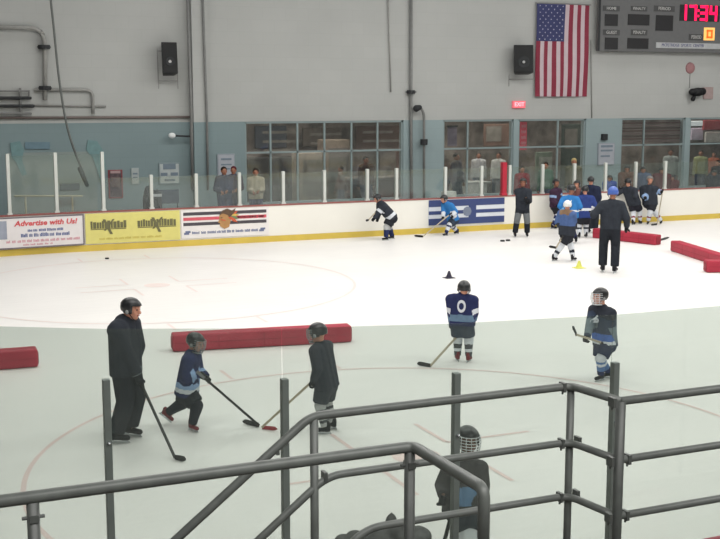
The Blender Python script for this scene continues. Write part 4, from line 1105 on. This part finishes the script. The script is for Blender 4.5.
def make_helmet(P, HP, Q, hs, m, cage, vox):
    mb = MB(); nu, nv = 24, 12; vs = []; idx = {}
    rx, ry, rz = .098 * hs, .118 * hs, .104 * hs
    fs = []
    def keep(az, e):    # az 0 = front
        front = abs(az) < R_(62)
        return e > (R_(14) if front else R_(-32) if abs(az) < R_(125) else R_(-26))
    grid = {}
    for j in range(nv + 1):
        e = R_(-34) + (PI / 2 - R_(-34)) * j / nv
        for i in range(nu):
            az = -PI + 2 * PI * i / nu
            ridge = 1 + .035 * (1 if (abs(math.sin(az)) < .35 and e > .3) else 0) + .02 * math.cos(az * 6)
            p = HP(0, 0, 0) + Q @ V((rx * ridge * math.cos(e) * math.sin(az), ry * ridge * math.cos(e) * math.cos(az) - .008 * hs, rz * math.sin(e) + .022 * hs))
            grid[(j, i)] = len(vs); vs.append(p)
    for j in range(nv):
        e = R_(-34) + (PI / 2 - R_(-34)) * (j + .5) / nv
        for i in range(nu):
            az = -PI + 2 * PI * (i + .5) / nu
            if keep(az, e): fs.append((grid[(j, i)], grid[(j, (i + 1) % nu)], grid[(j + 1, (i + 1) % nu)], grid[(j + 1, i)]))
    mb.add(vs, fs); o = mb.build('helmet', m, P, smooth=True)
    sd = o.modifiers.new('solid', 'SOLIDIFY'); sd.thickness = .010 * hs; sd.offset = 0
    # vents and brow edge
    mb = MB()
    for sx in (-.035, 0, .035):
        for y in (.02, -.045):
            c = HP(sx, y, .125 - abs(sx) * .25 - .02); mb.ell(c, (.007 * hs, .018 * hs, .006 * hs), Q, 8)
    for sx in (-1, 1): mb.ell(HP(sx * .098, -.005, -.02), (.010 * hs, .022 * hs, .026 * hs), Q, 8)
    mb.build('vent', PADW if m is HBLK else BLACK, o, smooth=True)
    mb = MB(); mb.tube([HP(-.092, .02, -.03), HP(-.06, .06, -.095), HP(0, .075, -.118), HP(.06, .06, -.095), HP(.092, .02, -.03)], .005 * hs, 6); mb.build('chin_strap', BLACK, o)
    if cage:
        mb = MB(); rr = .0034 * hs if vox < .014 else .0042 * hs
        for z, k in ((.055, 1.0), (.03, 1.04), (.005, 1.07), (-.02, 1.08), (-.045, 1.06), (-.07, 1.0), (-.095, .9)):
            mb.tube([HP(.098 * k * math.sin(R_(a)), .132 * k * math.cos(R_(a)) + .0, z) for a in range(-80, 81, 16)], rr, 5)
        for a in (-60, -36, -12, 12, 36, 60):
            mb.tube([HP(.098 * k * math.sin(R_(a)), .132 * k * math.cos(R_(a)), z) for z, k in ((.06, 1.0), (.005, 1.07), (-.045, 1.06), (-.10, .88))], rr, 5)
        mb.tube([HP(.098 * math.sin(R_(a)) * .9, .132 * .9 * math.cos(R_(a)), -.105) for a in range(-80, 81, 16)], rr * 1.8, 5)
        mb.build('cage', cage, o, smooth=True)

def stick(label, butt, heel, toe, shaft=CARB, blade=CARB, r=.013, tape=None, blade_h=.075):
    """butt and heel are world points; toe is on the ice"""
    butt, heel, toe = V(butt), V(heel), V(toe); O = V((heel.x, heel.y, 0 if heel.z < .3 else heel.z - .1))
    root = empty('hockey_stick', O, label, 'hockey stick')
    d = (heel - butt).normalized(); side = d.cross(V((0, 0, 1))).normalized(); u2 = side.cross(d)
    def sec(p, a, b): return [p + side * x * a + u2 * y * b - O for x, y in ((-1, -1), (1, -1), (1, 1), (-1, 1))]
    mb = MB(); vs = sec(butt, r, r * 1.2) + sec(heel + V((0, 0, .03)), r, r * 1.2); mb.add(vs, [(0,1,2,3), (7,6,5,4)] + [(i, i + 4, (i + 1) % 4 + 4, (i + 1) % 4)[::-1] for i in range(4)]); mb.build('shaft', shaft, root, bevel=.003)
    mb = MB(); b2 = butt + d * .12; vs = sec(butt - d * .01, r * 1.25, r * 1.5) + sec(b2, r * 1.2, r * 1.4); mb.add(vs, [(0,1,2,3), (7,6,5,4)] + [(i, i + 4, (i + 1) % 4 + 4, (i + 1) % 4)[::-1] for i in range(4)]); mb.build('grip', GREYC if shaft is CARB else CARB, root, bevel=.003)
    bd = toe - heel; bn = bd.cross(V((0, 0, 1))).normalized(); up_ = V((0, 0, 1)) if heel.z < .3 else bn.cross(bd).normalized()
    mb = MB(); n = 8; vs = []
    for k in range(n + 1):
        t = k / n; c = heel + bd * t + bn * (.03 * math.sin(t * PI / 2) ** 2) ; lo = .004 + (.02 * max(0, t - .8) / .2); hi = blade_h * (.85 + .15 * t) - (.03 * max(0, t - .85) / .15)
        if heel.z >= .3: c = c; 
        else: c.z = 0
        for th in (-.006, .006): vs.append(c + bn * th + up_ * lo - O); vs.append(c + bn * th + up_ * hi - O)
    fs = [(0, 1, 3, 2), (4*n, 4*n+2, 4*n+3, 4*n+1)]
    for k in range(n):
        a = 4 * k; b = a + 4; fs += [(a, b, b+1, a+1), (a+2, a+3, b+3, b+2), (a+1, b+1, b+3, a+3), (a, a+2, b+2, b)]
    mb.add(vs, fs); mb.build('blade', tape or blade, root)
    return root

def dirs(butt, heel): return (V(heel) - V(butt)).normalized()
TAPE_R = mat('red_blade_tape', (150, 52, 60), .7)

# 1 ---- coach in dark clothes at the left, helmet, stick in right hand ----
heel = onz(175, 460); toe = onz(187, 461.5); toe.z = 0
b = dict(feet=[(131, 434), (117, 442)], h=1.80, face=50)
D1 = ((onz(131, 434) + onz(117, 442)) / 2).dot(FH)
butt = atd(138.5, 378, D1 - .12)
d = dirs(butt, heel)
r = person('tall coach in black jacket and trousers holding a stick at the left', feet=[(131, 436), (117, 443)], h=1.84, face=62, look=62,
    hip=(126, 368), neck=(124, 322), head=(131.5, 309), hands=[(133, 371, .14), (139.5, 379, -.14)], kit='coach', top=COAT, pants=TRACK, helmet=HBLK, sticks=[d, d],
    wide=1.12, vox=.012, foot_dirs=[55, 75], gloves=C('dark_glove_grey', (40, 42, 46)), head_pitch=.12, slim=.95, elbow_hint=[(.5, .2, -.7), (.9, -.3, -.2)], top_mats=[C('cuff_grey', (112, 116, 120))], top_bands={'fore': [(.94, 2, 1)]})
stick('black hockey stick of the tall coach, blade resting near the railing', butt - d * .12, heel, toe)
w_ = r['hands'][1]; mb = MB(); hl_ = r['body']

# 2 ---- child striding, dark jersey with blue white band ----
g = onz(190, 432); D2 = g.dot(FH)
heel2 = onz(259, 427.5); toe2 = onz(241.5, 424.5); butt2 = atd(203, 377, D2 - .2); d2 = dirs(butt2, heel2)
person('child skater in dark jersey with pale blue hem, striding right with red skates', feet=[(168, 419, .06), (192.5, 431)], h=1.27, face=75, look=62,
    hip=(187, 390), neck=(192, 355), head=(195.5, 342.5), hands=[(207.5, 379.5, -.05), (202, 375, -.22)], kit='player', top=NAVYJ, top_mats=[PALEB, WHT], top_bands={'torso': [(.66, .80, 1), (.80, .9, 2)], 'fore': [(.35, .7, 1)]},
    pants=PANT, socks=C('dark_sock', (40, 42, 50)), helmet=HBLK, cage=CAGE, sticks=[d2, d2], boots=BOOTR, vox=.012, wide=1.3, lift=(.75, 0), foot_dirs=[70, 35], head_pitch=.25, bend=.95)
stick('black hockey stick of the striding child, its blade crossing a red one', butt2 - d2 * .1, heel2, toe2, shaft=CARB)

# 3 ---- boy in black jersey seen from the side ----
g = onz(328, 431); D3 = g.dot(FH)
heel3 = onz(262, 429.5); toe3 = onz(278, 430.5); butt3 = atd(316, 378, D3 - .05); d3 = dirs(butt3, heel3)
person('boy in plain black jersey with patterned socks facing left', feet=[(325, 434), (332, 429)], h=1.38, face=-118, look=-115,
    hip=(326.5, 384), neck=(320.5, 345), head=(317.5, 333), hands=[(313.5, 384, -.12), (316, 377, .12)], kit='player', top=BLKJ, top_mats=[WHT], top_bands={},
    pants=C('charcoal_pants', (58, 62, 68)), socks=PKNEE, sock_mats=[C('dark_grey_stripe', (74, 76, 80)), C('mid_stripe', (116, 116, 120))], sock_bands=[(.2, .34, 1), (.46, .6, 2), (.7, .84, 1)], helmet=HBLK, cage=CAGE, sticks=[d3, d3], vox=.012, wide=1.08, foot_dirs=[-100, -130], head_pitch=.15)
stick('pale shafted hockey stick with red taped blade beside the striding child', butt3 - d3 * .1, heel3, toe3, shaft=WOOD, tape=TAPE_R, blade_h=.06)

# 4 ---- player seen from behind, navy jersey with number ring ----
heel4 = onz(430.5, 367.5); toe4 = onz(416.5, 366); D4 = onz(463, 361).dot(FH); butt4 = atd(470, 322, D4 + .22); d4 = dirs(butt4, heel4)
person('player seen from behind in navy jersey with white number and white arm bands', feet=[(457.5, 361), (468.5, 362)], h=1.33, face=168, look=178,
    hip=(462, 322), neck=(462, 297), head=(464, 288.5), hands=[(452, 326, .12), (473.5, 322, .14)], kit='player', top=NAVYJ, top_mats=[WHT, SLATE], top_bands={'upper': [(.55, .95, 1)], 'fore': [(.25, 2, 2)], 'torso': [(.62, .84, 2)]},
    pants=C('slate_pants', (54, 64, 78)), socks=WHT, sock_mats=[C('dark_grey_stripe', (74, 76, 80)), REDC], sock_bands=[(.35, .62, 1), (.78, 2, 1)], helmet=HBLK, cage=CAGE, boots=BOOTR, sticks=[d4, None], vox=.012, wide=1.22, foot_dirs=[195, 160],
    number=('back', 'ring', 0.02, .15, .17, WHT))
stick('wood shafted hockey stick reaching left from the navy numbered player', butt4 - d4 * .05, heel4, toe4, shaft=WOOD)

# 5 ---- player at right facing left, dark and blue ----
D5 = onz(603, 381).dot(FH)
heel5 = atd(576, 336.5, D5 - .35); toe5 = atd(574.3, 327.5, D5 - .45); butt5 = atd(606, 344, D5 + .0); d5 = dirs(butt5, heel5)
person('player in black and blue jersey facing left with stick blade raised, at the right', feet=[(600.5, 381), (608.5, 378)], h=1.42, face=-42, look=-55,
    hip=(605, 342), neck=(602, 308.5), head=(600, 296.5), hands=[(613, 345, -.02), (586.5, 340, -.26)], kit='player', top=C('slate_navy_jersey', (58, 68, 86)), top_mats=[BLKJ, C('royal_blue', (72, 104, 172)), WHT, C('grey_sleeve', (112, 124, 132))],
    top_bands={'torso': [(-1, .24, 1), (.66, .84, 2), (.84, .93, 3)], 'upper': [(-1, .3, 1), (.75, 2, 4)], 'fore': [(-1, .8, 4)]},
    pants=C('navy_pants', (46, 54, 78)), socks=C('blue_sock', (90, 120, 168)), sock_mats=[WHT, NAVYJ], sock_bands=[(-.3, .15, 1), (.3, .45, 1), (.75, 2, 2)], helmet=HBLK, cage=CAGEW, sticks=[None, d5], vox=.012, wide=1.1, foot_dirs=[-40, -60],
    number=('front', '6', -.02, .17, .15, WHT))
stick('short looking hockey stick held level by the player in black and blue', butt5, heel5, toe5, shaft=WOOD, blade_h=.06)

# 6 ---- near player in face cage behind the railings ----
D6 = onz(468, 560).dot(FH)
heel6 = onz(436, 576); toe6 = onz(424, 578); butt6 = atd(456, 497, D6 - .15); d6 = dirs(butt6, heel6)
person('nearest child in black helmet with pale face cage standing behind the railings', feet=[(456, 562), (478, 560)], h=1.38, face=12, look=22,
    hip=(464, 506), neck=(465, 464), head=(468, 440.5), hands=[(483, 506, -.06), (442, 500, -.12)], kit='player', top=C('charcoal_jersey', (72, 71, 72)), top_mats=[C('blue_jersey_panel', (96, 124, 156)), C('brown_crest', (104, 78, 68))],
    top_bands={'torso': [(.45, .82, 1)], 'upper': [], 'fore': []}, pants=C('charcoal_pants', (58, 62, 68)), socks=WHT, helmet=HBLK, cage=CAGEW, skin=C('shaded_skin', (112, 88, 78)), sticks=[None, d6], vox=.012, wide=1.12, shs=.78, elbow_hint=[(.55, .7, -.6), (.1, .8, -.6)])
stick('hockey stick held low by the nearest child in the face cage', butt6 - d6 * .05, heel6, toe6)

# 7 ---- dark skater leaning left by the white boards ----
r = person('skater in black jersey with white band bent forward before the plain white boards', feet=[(386, 240.5), (392, 239)], h=1.42, face=-75, look=-80,
    hip=(391, 217), neck=(380.5, 204), head=(377.5, 198.5), hands=[(373.5, 219.5, -.3), (377, 220, .1)], kit='player', top=BLKJ, top_mats=[WHT, PALEB], top_bands={'torso': [(.72, .9, 1)], 'upper': [(.6, .95, 1)]}, socks=PKNEE, sock_mats=[NAVYJ], sock_bands=[(.3, 2, 1)], vox=.018, wide=1.42, head_pitch=.4)
p_ = r['hands'][0]; h_ = onz(370, 235)
stick('short visible hockey stick of the bent skater at the white boards', p_ + V((.1, 0, .25)), atd(368.5, 221, r['D'] - .6), atd(367, 222, r['D'] - .7), shaft=WOOD)

# 8 ---- blue skater crouching ----
D8 = onz(450, 236).dot(FH); heel8 = onz(423, 237.5); toe8 = onz(414, 237); butt8 = atd(448, 216, D8 - .1); d8 = dirs(butt8, heel8)
person('crouching skater in bright blue jersey in front of the navy striped banner', feet=[(446, 236), (457, 234)], h=1.35, face=-50, look=-60,
    hip=(453, 219), neck=(447, 204), head=(444, 199), hands=[(452, 217, -.3), (443, 219, -.35)], kit='player', top=BLUEJ, top_mats=[WHT], top_bands={'fore': [(.2, 1, 1)]}, pants=C('slate_pants', (54, 64, 78)), socks=WHT, sock_mats=[NAVYJ], sock_bands=[(.1, .3, 1), (.7, 2, 1)], vox=.02, wide=1.25, sticks=[d8, d8], head_pitch=.3)
stick('pale shafted stick stretched left by the crouching blue skater', butt8 - d8 * .15, heel8, toe8, shaft=WOOD)

# 9 ---- coach standing with folded arms in front of the boards ----
person('standing coach in black with pale knees and hands held together at the far boards', feet=[(527, 237), (515, 237)], h=1.82, face=5, look=-5,
    hip=(522.5, 208), neck=(523, 189.5), head=(523, 182.5), hands=[(526, 199, -.28), (527.5, 202, -.28)], kit='coach', top=COAT, pants=TRACK, sock_mats=[C('dull_knee_cloth', (104, 108, 110))], sock_bands=[(-.1, .2, 1)], thigh_bands=[(.45, 2, 1)], helmet=HBLK, vox=.018, wide=.94, slim=.9, skin=SKIN2)

# 10 --- white helmeted player ----
D10 = onz(567, 262).dot(FH)
person('small player in white helmet and blue jersey in front of the crowd', feet=[(573, 261), (554, 261)], h=1.5, face=140, look=175, hip=(567, 233), neck=(567, 212), head=(567.5, 205.5),
    hands=[(562, 230, .2), (575, 230, .15)], kit='player', top=C('blue_grey_jersey', (74, 96, 140)), top_mats=[BLKJ, C('tan_band', (128, 104, 84))], top_bands={'torso': [(.6, 2, 1), (-1, .15, 2)], 'fore': [(0, 2, 1)]}, socks=WHT, sock_mats=[BLKJ], sock_bands=[(.5, .7, 1)], helmet=HWHT, vox=.02, wide=1.2, pants=PANT)
g = onz(551, 249.5); stick('dark stick blade raised behind the white helmeted player', atd(563, 236, D10), atd(556, 249, D10 - .1), atd(549.5, 248, D10 - .2), shaft=WOOD)

# 11 --- big coach in blue helmet, back to the camera ----
person('large coach in black with blue helmet seen from behind, arms spread', feet=[(602.5, 272), (614.5, 273)], h=2.1, face=182, look=185, hip=(610.5, 226), neck=(612, 202), head=(613, 193),
    hands=[(591, 214, .3), (627.5, 229, .1)], kit='coach', top=COAT, pants=TRACK, helmet=HBLU, vox=.018, slim=.88, wide=.98, foot_dirs=[190, 165], skin=SKIN2)

# 12 .. group of players at the boards
grp = 'players crowded at the far boards'
person('player in bright blue jersey with white number right behind the white helmet', feet=[(576, 243), (570, 244)], h=1.62, face=175, look=150, hip=(571, 216), neck=(570, 197), head=(572, 189),
    hands=[(563, 212, .1), (580, 208, .1)], top=BLUEJ, top_mats=[WHT, C('sky_cloth2', (120, 170, 214))], top_bands={'torso': [(.62, .72, 1)], 'fore': [(.3, 1, 2)]}, helmet=HBLK, vox=.02, wide=1.02, socks=NAVYJ, number=('back', '7', 0, .16, .2, WHT), skin=SKIN2)
person('dark jerseyed player with pale arm band left of the bright blue player', feet=[(553, 229), (559, 228)], h=1.6, face=60, look=40, hip=(556, 205), neck=(556, 190), head=(556, 183),
    hands=[(563, 203, -.2), (558, 206, -.3)], top=C('dark_plum_jersey', (62, 44, 62)), top_mats=[PALEB], top_bands={'upper': [(.4, .7, 1)], 'torso': [(.66, .8, 1)]}, vox=.02, wide=1.2, socks=WHT, sock_mats=[NAVYJ], sock_bands=[(.1, .4, 1), (.6, 1, 1)], skin=SKIN2)
person('player in navy jersey with white sleeve stripe right of the bright blue player', feet=[(579, 238), (586, 237.5)], h=1.5, face=200, look=200, hip=(584, 216), neck=(585, 197), head=(585, 190),
    hands=[(578, 212, .1), (592, 212, .1)], top=C('deep_blue_jersey', (46, 62, 118)), top_mats=[WHT], top_bands={'fore': [(0, .5, 1)], 'torso': [(.55, .66, 1)]}, vox=.02, wide=1.25, socks=WHT, sock_mats=[BLKJ], sock_bands=[(.3, .5, 1)])
person('tall figure in a plain dark outfit right of the navy player, by the boards', feet=[(589, 233), (595, 233)], h=1.75, face=170, look=170, hip=(592, 204), neck=(591, 187), head=(591, 180.5),
    hands=[(586, 204, .1), (598, 204, .1)], kit='coach', top=C('dark_navy_coat', (36, 42, 62)), pants=TRACK, vox=.02, wide=1.1)
person('figure in brownish jersey half hidden behind the bright blue player', feet=[(577, 228.5), (581, 228.5)], h=1.6, face=-20, look=-20, hip=(578, 208), neck=(578, 191), head=(577, 184.5),
    hands=[(583, 205, -.1), (573, 205, -.1)], top=C('brown_jersey', (112, 76, 72)), vox=.02, wide=1.1)
# leaning pair
person('black jerseyed player in white socks at the far boards, left one of the leaning pair', feet=[(633, 225), (640, 224)], h=1.55, face=150, look=170, hip=(634, 203), neck=(629, 188.5), head=(628, 182),
    hands=[(621, 188, .1), (636, 196, -.1)], top=BLKJ, pants=C('black_pants2', (40, 40, 48)), socks=WHT, sock_mats=[REDC], sock_bands=[(.5, .65, 1)], vox=.02, wide=1.2)
D_ = onz(654, 224).dot(FH)
r = person('grey helmeted player in black jersey holding an upright stick at the far boards', feet=[(648, 224.5), (661, 224)], h=1.6, face=-10, look=20, hip=(650, 203), neck=(649, 187), head=(650, 180),
    hands=[(662, 192, -.2), (645, 198, -.2)], top=BLKJ, top_mats=[PALEB], top_bands={'fore': [(.6, 2, 1)]}, helmet=mat('grey_helmet', (126, 124, 122), .5), socks=WHT, sock_mats=[REDC], sock_bands=[(.5, .65, 1)], vox=.02, wide=1.2)
stick('upright stick held by the right hand player of the leaning pair', atd(663, 189, D_ - .2), onz(657, 225), onz(652, 226), shaft=WOOD)
g = onz(640, 241); stick('stick lying on the ice, only its dark blade past the divider end', onz(618, 236) + V((0, 0, .02)), onz(655, 242.5) + V((0, 0, .01)), onz(668, 238.5))

# ---- people behind the far glass
def onlooker(label, px, headpy, Y, h, top, face=0, look=None, kit='civil', pants=JEANS, hair=HAIRD, helmet=None, wide=1.0, ground=.2, arms='down', **k):
    base = ony(px, 200, Y); X = base.x; D = V((X, Y, 0)).dot(FH)
    def pj(z, dx=0):
        p = V((X, Y, z)) + RGT * dx; v = p - CAM; return (360 + F_PX * v.dot(RGT) / v.dot(FWD), 269.5 - F_PX * v.dot(UPV) / v.dot(FWD))
    zt = ony(px, headpy, Y).z; H = zt - ground; h = H
    f0, f1 = pj(ground, .1), pj(ground, -.1)
    s = h / 1.75
    hy = .10 if arms == 'down' else -.28
    ha = .78 * s if arms == 'down' else 1.05 * s
    hw_ = .24 * s if arms == 'down' else .06 * s
    sgn = 1 if math.cos(R_(face)) > 0 else -1
    return person(label, feet=[f0, f1] if sgn > 0 else [f1, f0], h=h, face=face, look=look, hip=pj(ground + .93 * s), neck=pj(ground + 1.48 * s), head=pj(ground + 1.62 * s),
        hands=[(*pj(ground + ha, sgn * hw_), hy), (*pj(ground + ha - .03, -sgn * hw_), hy)], kit=kit, top=top, pants=pants, helmet=helmet, hair=hair, gloves=None if kit == 'civil' else GLOVE, vox=.022, wide=wide, ground=ground, skin=SKIN2, boots=BLACK, **k)
onlooker('man in dark blue coat behind the far glass, left of the two huddled men', 224.5, 166.5, 34.1, 1.8, DKBLUE, face=15, arms='front')
onlooker('man in dark coat behind the far glass, right of the two huddled men', 234, 166, 34.7, 1.8, C('plum_coat', (66, 62, 78)), face=-10, arms='front', hair=MAROON)
onlooker('man in tan jacket standing alone behind the far glass left of the first window', 256, 168, 34.1, 1.75, TANJ, face=0, arms='front')
onlooker('person with dark hair in brown jacket inside the lobby behind the first window', 366, 156, 37.6, 1.8, C('brown_jacket', (86, 62, 56)), face=30)
onlooker('person in dim red brown coat inside the lobby, centre of the first window', 341, 166, 38.2, 1.7, C('redbrown_coat', (104, 76, 70)), face=-90)
onlooker('person in grey sweater inside the lobby behind the second window', 456, 153, 37.4, 1.8, C('grey_sweater', (96, 94, 104)), face=60)
onlooker('person in pale shirt inside the lobby behind the second window', 478, 152, 39.4, 1.8, LILACC, face=0)
onlooker('person in white top at the right of the second window', 498, 152, 38.4, 1.7, C('white_top', (190, 192, 190)), face=-20, pants=BLKJ)
onlooker('person in light shirt inside the lobby behind the fourth window', 669, 149, 37.6, 1.8, C('light_shirt', (168, 176, 174)), face=0)
onlooker('person in yellow green top inside the fifth window', 699, 150, 37.8, 1.7, C('yellow_green_top', (150, 156, 116)), face=0)
onlooker('person in orange brown coat inside the fifth window near the right edge', 712, 152, 38.8, 1.7, C('orange_coat', (150, 88, 66)), face=-20)
# on the players' bench behind the right hand boards
onlooker('player in maroon jersey on the bench behind the boards right of the leaning pair', 661, 168, 33.4, 1.6, MAROON, face=0, kit='player', helmet=HBLK, wide=1.25)
onlooker('player in dark red jersey bending on the bench, right of the maroon one', 671, 176, 34.2, 1.3, C('dark_red_jersey', (82, 30, 38)), face=20, kit='player', helmet=HBLK, wide=1.4)
onlooker('bench player in black behind the boards, farthest right near the frame edge', 713, 171, 33.6, 1.5, BLKJ, face=0, kit='player', helmet=HBLK, wide=1.3)
onlooker('person in red cap jacket behind the boards between the standing coach and red post', 521.5, 166, 33.8, 1.7, REDC, face=10, hair=BLACK)
onlooker('bench player in brownish jersey behind the leaning pair, left one', 626, 166, 33.6, 1.6, C('brown_jersey2', (98, 72, 62)), face=0, kit='player', helmet=HBLK, wide=1.1)
onlooker('bench player in grey blue jersey behind the leaning pair, between them', 642, 167, 33.7, 1.6, C('greyblue_jersey', (76, 88, 112)), face=10, kit='player', helmet=HBLK, wide=1.1)
onlooker('person in green coat behind the glass above the crowd of players', 545, 162, 34.2, 1.8, GREENC, face=-10)
onlooker('person with yellowish hair band above the crowd of players', 573, 158, 34.4, 1.8, OLIVE, face=5, hair=mat('straw_hat', (176, 160, 110), .8))
onlooker('bench player in blue jersey behind the boards, just above the blue helmet', 609, 176, 33.5, 1.6, C('royal_jersey', (60, 86, 160)), face=0, kit='player', helmet=HBLK, wide=1.1)
onlooker('shadowy person in black standing at the right frame edge behind the boards', 716, 160, 34.6, 1.8, C('sooty_coat', (44, 44, 50)), face=-30)
# chairs / bags behind the glass at left
for k, (px, w_, top_, lab, m_) in enumerate(((152, .62, 1.55, 'dark upright gear bag behind the far glass left of the white notice', C('gear_bag_dark', (62, 66, 70))), (171, .6, 1.36, 'dark blue grey folding chair behind the far glass under the white notice', C('chair_cloth', (78, 88, 100))))):
    c = ony(px, 190, 34.6)
    if k == 0:
        mb = MB(); mb.cap((0, 0, .22), .28, (0, 0, 1.0), .30); mb.cap((-.12, 0, 1.0), .18, (-.1, 0, 1.3), .14); mb.cap((.14, 0, 1.0), .15, (.16, 0, 1.2), .12)
        o = obj_from(remesh(mb, 'gear_bag', .03, 2), 'gear_bag', [m_], None); o.location = (c.x, 34.6, .2); o['category'] = 'bag'; o['label'] = lab
        mb = MB(); mb.tube([(-.15, -.28, .5), (-.15, -.34, .8), (0, -.3, 1.25), (.15, -.34, .8), (.15, -.28, .5)], .02, 8); mb.build('strap', DARK, o)
        mb = MB(); mb.box((-.05, -.33, 1.12), (.22, -.28, 1.2)); mb.build('tag', LILACC, o)
    else:
        o = empty('folding_chair', (c.x, 34.6, .2), lab, 'chair')
        mb = MB(); mb.box((-.25, -.2, .62), (.25, .25, .66)); mb.build('seat', m_, o, bevel=.01)
        mb = MB(); mb.box((-.3, .2, .85), (.3, .24, 1.28)); mb.build('backrest', m_, o, bevel=.01)
        for sx in (-.25, .25):
            for sy in (-.18, .22):
                mb = MB(); mb.cap((sx, sy, .01), .015, (sx, sy, .9 if sy > 0 else .63), .015, seg=8); mb.build('leg', DARK, o)

# ================================================================ LIGHT
def area(name, loc, sx, sy, power, rot=(0, 0, 0), col=(1, 1, 1)):
    l = bpy.data.lights.new(name, 'AREA'); l.shape = 'RECTANGLE'; l.size = sx; l.size_y = sy; l.energy = power; l.color = col
    o = bpy.data.objects.new(name, l); COL.objects.link(o); o.location = loc; o.rotation_euler = rot; return o
for k, (x, y) in enumerate(((4, 12), (16, 12), (28, 12), (4, 20), (16, 20), (28, 20), (6, 27.5), (18, 27.5), (30, 27.5))):
    area('ceiling_light', (x, y, 9.5), 9, 3.5, 612 * (.85 if x < 8 else 1.0), col=(1, .985, .955))
area('stands_fill_light', (3, -1, 9.3), 14, 5, 1500, col=(1, .98, .95))  # unseen fill lamp above the stands, strengthened to lift the dark railings
area('walkway_light', (20, 34.6, 9.3), 34, 1.0, 200)
for x in (14, 22, 30): area('lobby_light', (x, YW + 2.5, 3.95), 6, 3.5, 240, col=(1, .93, .84))
w = bpy.data.worlds.new('world'); bpy.context.scene.world = w; w.use_nodes = True
w.node_tree.nodes['Background'].inputs[0].default_value = (.75, .8, .85, 1); w.node_tree.nodes['Background'].inputs[1].default_value = .5
vs_ = bpy.context.scene.view_settings; vs_.view_transform = 'Standard'; vs_.look = 'None'; vs_.exposure = 0.0; vs_.gamma = 1.0
bpy.context.scene.cycles.transparent_max_bounces = 16
